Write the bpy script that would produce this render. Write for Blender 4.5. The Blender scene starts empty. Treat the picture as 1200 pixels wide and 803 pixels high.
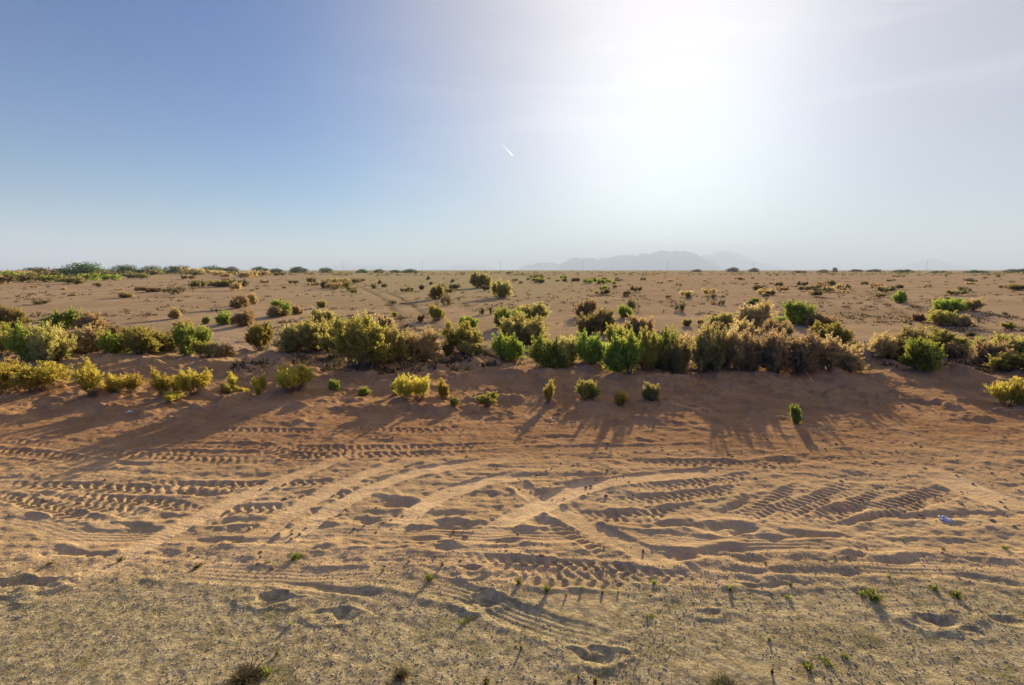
import bpy, math, random
import numpy as np
from mathutils import Vector
R = math.radians
random.seed(7)
rng = np.random.default_rng(7)
scn = bpy.context.scene
COL = scn.collection

# ------------------------------------------------------------------ camera
CAM_H = 2.5
PITCH = math.atan((401.5 - 316.5) / 600.0)
cd = bpy.data.cameras.new('camera')
cam = bpy.data.objects.new('camera', cd)
COL.objects.link(cam)
cd.sensor_width = 36.0
cd.lens = 18.0
cd.clip_start = 0.05
cd.clip_end = 200000.0
cam.location = (0, 0, CAM_H)
cam.rotation_euler = (math.pi / 2 - PITCH, 0, 0)
scn.camera = cam

# ------------------------------------------------------------------ light
SUN_AZ = R(18.0)       # to the right of straight ahead (+Y)
SUN_EL = R(12.2)
sdir = (math.sin(SUN_AZ) * math.cos(SUN_EL), math.cos(SUN_AZ) * math.cos(SUN_EL), math.sin(SUN_EL))
w = bpy.data.worlds.new('World')
scn.world = w
w.use_nodes = True
nt = w.node_tree
nt.nodes.clear()
N, L = nt.nodes.new, nt.links.new


def wmath(op, a, b=None, c=None, clamp=False):
    n = N('ShaderNodeMath')
    n.operation = op
    n.use_clamp = clamp
    for i, v in enumerate((a, b, c)):
        if v is None:
            continue
        if isinstance(v, (int, float)):
            n.inputs[i].default_value = v
        else:
            L(v, n.inputs[i])
    return n.outputs[0]


sky = N('ShaderNodeTexSky')
sky.sky_type = 'NISHITA'
sky.sun_disc = False
sky.sun_elevation = SUN_EL
sky.sun_rotation = SUN_AZ
sky.altitude = 300
sky.air_density = 1.0
sky.dust_density = 0.6
sky.ozone_density = 2.5
tc = N('ShaderNodeTexCoord')
nrm = N('ShaderNodeVectorMath'); nrm.operation = 'NORMALIZE'
L(tc.outputs['Generated'], nrm.inputs[0])
# the veil round the sun is a tall bank of thin cloud: narrower sideways than upwards
GZ = 0.45
flat = N('ShaderNodeVectorMath'); flat.operation = 'MULTIPLY'
L(nrm.outputs[0], flat.inputs[0]); flat.inputs[1].default_value = (1, 1, GZ)
fln = N('ShaderNodeVectorMath'); fln.operation = 'NORMALIZE'
L(flat.outputs[0], fln.inputs[0])
dot = N('ShaderNodeVectorMath'); dot.operation = 'DOT_PRODUCT'
L(fln.outputs[0], dot.inputs[0])
_g = Vector((math.sin(R(17)) * math.cos(R(21)), math.cos(R(17)) * math.cos(R(21)), math.sin(R(21)) * GZ)).normalized()
dot.inputs[1].default_value = _g[:]
ang = wmath('ARCCOSINE', wmath('MINIMUM', dot.outputs['Value'], 1.0))
mpg = N('ShaderNodeTexNoise'); mpg.inputs['Scale'].default_value = 2.3; mpg.inputs['Detail'].default_value = 4
L(nrm.outputs[0], mpg.inputs['Vector'])
ang = wmath('ADD', ang, wmath('MULTIPLY', wmath('SUBTRACT', mpg.outputs['Fac'], 0.5), 0.16))
g1 = wmath('EXPONENT', wmath('MULTIPLY', wmath('POWER', wmath('DIVIDE', wmath('MAXIMUM', ang, 0.0), R(14.5)), 2.6), -1.0))
g2 = wmath('EXPONENT', wmath('MULTIPLY', wmath('POWER', wmath('DIVIDE', wmath('MAXIMUM', ang, 0.0), R(28)), 2.0), -1.0))
glow = wmath('ADD', wmath('MULTIPLY', g1, 2.6), wmath('MULTIPLY', g2, 1.5))
# thin cirrus streaks
mp = N('ShaderNodeMapping')
mp.inputs['Scale'].default_value = (1.2, 1.2, 9.0)
mp.inputs['Rotation'].default_value = (R(8), R(10), 0)
L(nrm.outputs[0], mp.inputs[0])
cn = N('ShaderNodeTexNoise')
cn.inputs['Scale'].default_value = 1.6
cn.inputs['Detail'].default_value = 6
cn.inputs['Roughness'].default_value = 0.6
L(mp.outputs[0], cn.inputs['Vector'])
sx = N('ShaderNodeSeparateXYZ')
L(nrm.outputs[0], sx.inputs[0])
cir = wmath('MULTIPLY', wmath('SUBTRACT', cn.outputs['Fac'], 0.5), 2.2, clamp=True)
sd_ = N('ShaderNodeMapRange'); sd_.interpolation_type = 'SMOOTHERSTEP'
sd_.inputs['From Min'].default_value = -0.50; sd_.inputs['From Max'].default_value = 0.18
wvy = N('ShaderNodeTexNoise'); wvy.inputs['Scale'].default_value = 1.7; wvy.inputs['Detail'].default_value = 3
L(nrm.outputs[0], wvy.inputs['Vector'])
L(wmath('ADD', sx.outputs['X'], wmath('MULTIPLY', wmath('SUBTRACT', wvy.outputs['Fac'], 0.5), 0.25)), sd_.inputs['Value'])
side = sd_.outputs[0]
side = wmath('MULTIPLY', side, wmath('GREATER_THAN', sx.outputs['Y'], -2.0))
cirf = wmath('MULTIPLY', wmath('MULTIPLY', cir, side), 1.3)
hs = N('ShaderNodeHueSaturation')
hs.inputs['Saturation'].default_value = 1.35
hs.inputs['Value'].default_value = 0.38
L(sky.outputs[0], hs.inputs['Color'])
tint = N('ShaderNodeVectorMath'); tint.operation = 'MULTIPLY'
tint.inputs[1].default_value = (0.34, 1.14, 1.85)
L(hs.outputs[0], tint.inputs[0])
vm = N('ShaderNodeMix'); vm.data_type = 'RGBA'
L(wmath('MULTIPLY', side, 0.74), vm.inputs[0])
# blue boost added to the sky away from the sun, tints and lifts shadows
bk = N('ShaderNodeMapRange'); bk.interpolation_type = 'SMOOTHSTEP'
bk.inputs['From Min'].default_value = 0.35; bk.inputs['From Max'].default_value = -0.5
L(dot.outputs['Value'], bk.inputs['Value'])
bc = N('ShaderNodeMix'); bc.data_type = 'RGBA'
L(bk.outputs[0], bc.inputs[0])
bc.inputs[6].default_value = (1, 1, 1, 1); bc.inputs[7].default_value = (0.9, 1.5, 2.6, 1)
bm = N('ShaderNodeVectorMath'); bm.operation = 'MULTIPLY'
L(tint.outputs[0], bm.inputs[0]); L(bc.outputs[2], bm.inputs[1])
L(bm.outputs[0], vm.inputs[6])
vm.inputs[7].default_value = (3.5, 3.3, 3.4, 1)
ec = N('ShaderNodeVectorMath'); ec.operation = 'SCALE'
ec.inputs[0].default_value = (1.08, 0.93, 0.86)
L(wmath('ADD', glow, cirf), ec.inputs['Scale'])
ad = N('ShaderNodeVectorMath'); ad.operation = 'ADD'
L(vm.outputs[2], ad.inputs[0])
L(ec.outputs[0], ad.inputs[1])
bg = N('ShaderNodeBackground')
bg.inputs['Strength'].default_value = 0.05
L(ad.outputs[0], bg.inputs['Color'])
wo = N('ShaderNodeOutputWorld')
L(bg.outputs[0], wo.inputs['Surface'])

sl = bpy.data.lights.new('sun', 'SUN')
sl.energy = 5.0
sl.angle = R(0.5)
sl.color = (1.0, 0.82, 0.56)
so = bpy.data.objects.new('sun', sl)
COL.objects.link(so)
so.rotation_euler = (math.pi / 2 - SUN_EL, 0, -SUN_AZ + math.pi)
from mathutils import Vector
so.rotation_euler = Vector(sdir).to_track_quat('Z', 'Y').to_euler()

scn.view_settings.view_transform = 'Standard'
scn.view_settings.look = 'None'
scn.view_settings.exposure = 1.6
scn.view_settings.gamma = 1.0
scn.render.resolution_x = 1024
scn.render.resolution_y = 685
try:
    scn.cycles.volume_bounces = 1
    scn.cycles.max_bounces = 8
except Exception:
    pass


# ------------------------------------------------------------------ helpers
def tag(o, label=None, cat=None, group=None, kind=None):
    if label: o['label'] = label
    if cat: o['category'] = cat
    if group: o['group'] = group
    if kind: o['kind'] = kind
    return o


def G(px, py, z=0.0):
    """point of the ground seen at that place of the 1200x803 photograph -> x, y, depth along the view axis"""
    dx = (px - 600) / 600.0
    dz = -(py - 401.5) / 600.0
    Y = math.cos(PITCH) + dz * math.sin(PITCH)
    Z = dz * math.cos(PITCH) - math.sin(PITCH)
    Z = min(Z, -1e-5)
    t = (CAM_H - z) / -Z
    return dx * t, Y * t, t


def mesh_np(name, verts, faces_idx, nper, mat, smooth=True, mats=None):
    """fast mesh from numpy arrays; faces_idx (F, nper)"""
    me = bpy.data.meshes.new(name)
    me.vertices.add(len(verts))
    me.vertices.foreach_set('co', np.asarray(verts, dtype=np.float32).ravel())
    F = len(faces_idx)
    me.loops.add(F * nper)
    me.loops.foreach_set('vertex_index', np.asarray(faces_idx, dtype=np.int32).ravel())
    me.polygons.add(F)
    me.polygons.foreach_set('loop_start', np.arange(0, F * nper, nper, dtype=np.int32))
    if smooth:
        me.polygons.foreach_set('use_smooth', np.ones(F, dtype=bool))
    me.update(calc_edges=True)
    me.materials.append(mat)
    return me


def link(name, me, parent=None):
    o = bpy.data.objects.new(name, me)
    COL.objects.link(o)
    if parent: o.parent = parent
    return o


# value noise, tileless enough
_T = rng.random((512, 512))


def vnoise(x, y, seed=0):
    x = np.asarray(x, dtype=np.float64) + seed * 17.31
    y = np.asarray(y, dtype=np.float64) + seed * 9.77
    xi = np.floor(x); yi = np.floor(y)
    fx = x - xi; fy = y - yi
    fx = fx * fx * fx * (fx * (fx * 6 - 15) + 10); fy = fy * fy * fy * (fy * (fy * 6 - 15) + 10)
    a = xi.astype(np.int64) & 511; b = yi.astype(np.int64) & 511
    a1 = (a + 1) & 511; b1 = (b + 1) & 511
    return ((_T[a, b] * (1 - fx) + _T[a1, b] * fx) * (1 - fy) + (_T[a, b1] * (1 - fx) + _T[a1, b1] * fx) * fy) * 2 - 1


def fbm(x, y, octv=4, seed=0, gain=0.5):
    s = 0; a = 1.0; f = 1.0
    for i in range(octv):
        ca, sa = math.cos(0.5 + i), math.sin(0.5 + i)
        s = s + a * vnoise((x * ca - y * sa) * f, (x * sa + y * ca) * f, seed + i * 3)
        a *= gain; f *= 2.03
    return s


def sstep(a, b, x):
    t = np.clip((x - a) / (b - a), 0, 1)
    return t * t * (3 - 2 * t)


# ------------------------------------------------------------------ materials
def mat_new(name):
    m = bpy.data.materials.new(name)
    m.use_nodes = True
    m.node_tree.nodes.clear()
    return m, m.node_tree


class NT:
    def __init__(s, tree): s.t = tree
    def n(s, typ, **kw):
        nd = s.t.nodes.new(typ)
        for k, v in kw.items():
            if k.startswith('i_'):
                nd.inputs[k[2:].replace('_', ' ')].default_value = v
            else:
                setattr(nd, k, v)
        return nd
    def l(s, a, b): s.t.links.new(a, b)
    def math(s, op, a, b=None, c=None, clamp=False):
        nd = s.t.nodes.new('ShaderNodeMath'); nd.operation = op; nd.use_clamp = clamp
        for i, v in enumerate((a, b, c)):
            if v is None: continue
            if isinstance(v, (int, float)): nd.inputs[i].default_value = v
            else: s.l(v, nd.inputs[i])
        return nd.outputs[0]
    def noise(s, vec, scale, detail=4, rough=0.55, dist=0.0):
        nd = s.t.nodes.new('ShaderNodeTexNoise')
        nd.inputs['Scale'].default_value = scale
        nd.inputs['Detail'].default_value = detail
        nd.inputs['Roughness'].default_value = rough
        nd.inputs['Distortion'].default_value = dist
        if vec is not None: s.l(vec, nd.inputs['Vector'])
        return nd.outputs['Fac']
    def mix(s, fac, a, b, mode='MIX'):
        nd = s.t.nodes.new('ShaderNodeMix'); nd.data_type = 'RGBA'; nd.blend_type = mode
        for sock, v in ((nd.inputs[0], fac), (nd.inputs[6], a), (nd.inputs[7], b)):
            if isinstance(v, (int, float)): sock.default_value = v
            elif isinstance(v, tuple): sock.default_value = (*v, 1) if len(v) == 3 else v
            else: s.l(v, sock)
        return nd.outputs[2]
    def ramp(s, fac, lo, hi):
        nd = s.t.nodes.new('ShaderNodeMapRange'); nd.interpolation_type = 'SMOOTHSTEP'
        nd.inputs['From Min'].default_value = lo; nd.inputs['From Max'].default_value = hi
        s.l(fac, nd.inputs['Value'])
        return nd.outputs[0]


def foliage_mat(name, c1, c2, c3, transl=0.45):
    """c1 / c2 clump tones, c3 colour of the young tips"""
    m, t = mat_new(name)
    k = NT(t)
    geo = k.n('ShaderNodeNewGeometry')
    oi = k.n('ShaderNodeObjectInfo')
    n1 = k.noise(geo.outputs['Position'], 3.2, 3, 0.6)
    col = k.mix(k.ramp(n1, 0.35, 0.65), c1, c2)
    at = k.n('ShaderNodeAttribute', attribute_name='tip')
    col = k.mix(at.outputs['Fac'], col, c3)
    v = k.math('MULTIPLY_ADD', oi.outputs['Random'], 0.5, 0.75)
    hsv = k.n('ShaderNodeHueSaturation')
    k.l(col, hsv.inputs['Color']); k.l(v, hsv.inputs['Value'])
    k.l(k.math('MULTIPLY_ADD', oi.outputs['Random'], 0.03, 0.485), hsv.inputs['Hue'])
    d = k.n('ShaderNodeBsdfDiffuse'); tr = k.n('ShaderNodeBsdfTranslucent')
    k.l(hsv.outputs[0], d.inputs['Color'])
    k.l(hsv.outputs[0], tr.inputs['Color'])
    mx = k.n('ShaderNodeMixShader'); mx.inputs[0].default_value = transl
    k.l(d.outputs[0], mx.inputs[1]); k.l(tr.outputs[0], mx.inputs[2])
    out = k.n('ShaderNodeOutputMaterial'); k.l(mx.outputs[0], out.inputs['Surface'])
    return m


def plain_mat(name, c1, c2, scale=8, rough=0.9, bump=0.0):
    m, t = mat_new(name)
    k = NT(t)
    geo = k.n('ShaderNodeNewGeometry')
    nn = k.noise(geo.outputs['Position'], scale, 5, 0.6)
    p = k.n('ShaderNodeBsdfPrincipled')
    p.inputs['Roughness'].default_value = rough
    p.inputs['Specular IOR Level'].default_value = 0.05
    k.l(k.mix(k.ramp(nn, 0.3, 0.7), c1, c2), p.inputs['Base Color'])
    if bump:
        b = k.n('ShaderNodeBump'); b.inputs['Strength'].default_value = 0.6; b.inputs['Distance'].default_value = bump
        k.l(nn, b.inputs['Height']); k.l(b.outputs[0], p.inputs['Normal'])
    out = k.n('ShaderNodeOutputMaterial'); k.l(p.outputs[0], out.inputs['Surface'])
    return m


M = dict(
    gold=foliage_mat('golden_foliage', (0.44, 0.38, 0.06), (0.54, 0.44, 0.07), (0.64, 0.52, 0.10), 0.64),
    green=foliage_mat('green_foliage', (0.22, 0.32, 0.05), (0.34, 0.40, 0.07), (0.46, 0.49, 0.09), 0.62),
    lime=foliage_mat('lime_foliage', (0.34, 0.32, 0.07), (0.44, 0.38, 0.09), (0.52, 0.46, 0.11), 0.6),
    olive=foliage_mat('olive_foliage', (0.37, 0.31, 0.10), (0.47, 0.39, 0.13), (0.52, 0.44, 0.15), 0.62),
    brown=foliage_mat('dry_foliage', (0.45, 0.32, 0.15), (0.52, 0.37, 0.17), (0.56, 0.42, 0.19), 0.62),
    dark=foliage_mat('dark_foliage', (0.16, 0.15, 0.07), (0.24, 0.19, 0.09), (0.28, 0.24, 0.10), 0.45),
    bark=plain_mat('shrub_bark', (0.13, 0.09, 0.06), (0.22, 0.16, 0.11), 30),
)


def ground_mat():
    m, t = mat_new('desert_ground')
    k = NT(t)
    geo = k.n('ShaderNodeNewGeometry')
    P = geo.outputs['Position']
    sx = k.n('ShaderNodeSeparateXYZ'); k.l(P, sx.inputs[0])
    X, Y = sx.outputs['X'], sx.outputs['Y']
    big = k.noise(P, 0.35, 4, 0.55)
    med = k.noise(P, 1.6, 5, 0.6)
    fine = k.noise(P, 14, 6, 0.7)
    grain = k.noise(P, 85, 3, 0.7)
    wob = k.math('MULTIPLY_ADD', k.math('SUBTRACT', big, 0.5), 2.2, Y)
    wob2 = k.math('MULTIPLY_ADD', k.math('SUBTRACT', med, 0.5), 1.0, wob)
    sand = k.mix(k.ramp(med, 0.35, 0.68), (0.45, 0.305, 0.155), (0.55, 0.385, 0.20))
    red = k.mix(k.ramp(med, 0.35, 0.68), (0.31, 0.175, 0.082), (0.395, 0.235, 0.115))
    far = k.mix(k.ramp(k.noise(P, 0.12, 5, 0.6), 0.35, 0.65), (0.36, 0.25, 0.135), (0.44, 0.31, 0.175))
    gravel = k.mix(k.ramp(fine, 0.38, 0.62), (0.26, 0.215, 0.115), (0.46, 0.375, 0.20))
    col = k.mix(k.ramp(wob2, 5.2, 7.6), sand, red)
    col = k.mix(k.ramp(wob2, 11.0, 17.0), col, far)
    # thin olive ground cover growing on the plain straight ahead, reddish soil to the right
    slope = k.math('DIVIDE', X, k.math('MAXIMUM', Y, 1.0))
    ol = k.math('MULTIPLY', k.ramp(k.math('ABSOLUTE', k.math('ADD', slope, 0.12)), 0.42, 0.08), k.ramp(Y, 24.0, 60.0))
    ol = k.math('MULTIPLY', ol, k.math('MULTIPLY_ADD', k.ramp(k.noise(P, 0.05, 5, 0.6), 0.35, 0.6), 0.5, 0.4))
    col = k.mix(ol, col, (0.37, 0.31, 0.155))
    # gravel shoulder at the near edge
    wg = k.math('MULTIPLY_ADD', k.math('SUBTRACT', med, 0.5), 1.3, k.math('MULTIPLY_ADD', k.math('SUBTRACT', big, 0.5), 0.8, Y))
    gm = k.ramp(wg, 4.15, 3.45)
    col = k.mix(k.math('MULTIPLY', gm, 0.85), col, gravel)
    # grain and mottling
    mot = k.math('MULTIPLY_ADD', k.math('SUBTRACT', fine, 0.5), 0.55, 1.0)
    mot = k.math('MULTIPLY', mot, k.math('MULTIPLY_ADD', k.math('SUBTRACT', grain, 0.5), 0.5, 1.0))
    sc = k.n('ShaderNodeVectorMath', operation='SCALE')
    k.l(col, sc.inputs[0]); k.l(mot, sc.inputs['Scale'])
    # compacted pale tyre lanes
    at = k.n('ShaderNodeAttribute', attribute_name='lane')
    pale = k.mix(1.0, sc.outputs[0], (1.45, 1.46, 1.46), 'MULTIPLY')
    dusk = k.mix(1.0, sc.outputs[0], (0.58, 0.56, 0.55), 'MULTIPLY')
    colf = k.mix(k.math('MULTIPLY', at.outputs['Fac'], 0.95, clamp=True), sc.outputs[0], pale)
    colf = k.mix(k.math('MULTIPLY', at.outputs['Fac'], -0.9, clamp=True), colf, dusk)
    # litter and crust mottling of the plain
    lit = k.math('MULTIPLY', k.ramp(k.noise(P, 0.9, 7, 0.72), 0.50, 0.66), k.ramp(Y, 12.0, 22.0))
    colf = k.mix(k.math('MULTIPLY', lit, 0.45), colf, (0.20, 0.13, 0.07))
    # greenish moss-like weeds mixed in the shoulder
    gr = k.math('MULTIPLY', k.ramp(k.noise(P, 3.0, 5, 0.65), 0.50, 0.66), k.ramp(Y, 4.1, 3.2))
    colf = k.mix(k.math('MULTIPLY', gr, 0.55), colf, (0.15, 0.14, 0.045))
    p = k.n('ShaderNodeBsdfPrincipled')
    p.inputs['Roughness'].default_value = 0.95
    p.inputs['Specular IOR Level'].default_value = 0.0
    k.l(colf, p.inputs['Base Color'])
    vor = k.n('ShaderNodeTexVoronoi'); vor.inputs['Scale'].default_value = 38
    k.l(P, vor.inputs['Vector'])
    crumb = k.noise(P, 34, 4, 0.75)
    hgt = k.math('ADD', k.math('MULTIPLY', fine, 0.010), k.math('MULTIPLY', grain, 0.0022))
    hgt = k.math('ADD', hgt, k.math('MULTIPLY', k.ramp(crumb, 0.42, 0.62), 0.0045))
    hgt = k.math('ADD', hgt, k.math('MULTIPLY', k.math('SUBTRACT', 1.0, vor.outputs['Distance']), k.math('MULTIPLY_ADD', gm, 0.004, 0.001)))
    b = k.n('ShaderNodeBump'); b.inputs['Strength'].default_value = 0.8; b.inputs['Distance'].default_value = 1.0
    k.l(hgt, b.inputs['Height']); k.l(b.outputs[0], p.inputs['Normal'])
    out = k.n('ShaderNodeOutputMaterial'); k.l(p.outputs[0], out.inputs['Surface'])
    return m


M['ground'] = ground_mat()
M['weed'] = foliage_mat('weed_leaf', (0.18, 0.24, 0.04), (0.26, 0.31, 0.06), (0.36, 0.38, 0.09), 0.5)
M['tree'] = foliage_mat('tree_leaf', (0.09, 0.15, 0.04), (0.14, 0.20, 0.05), (0.20, 0.26, 0.06), 0.45)
M['far_olive'] = foliage_mat('far_olive_foliage', (0.20, 0.18, 0.07), (0.29, 0.24, 0.09), (0.33, 0.28, 0.11), 0.5)
M['straw_dark'] = foliage_mat('dead_weed', (0.10, 0.085, 0.04), (0.17, 0.135, 0.06), (0.22, 0.19, 0.08), 0.3)

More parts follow.
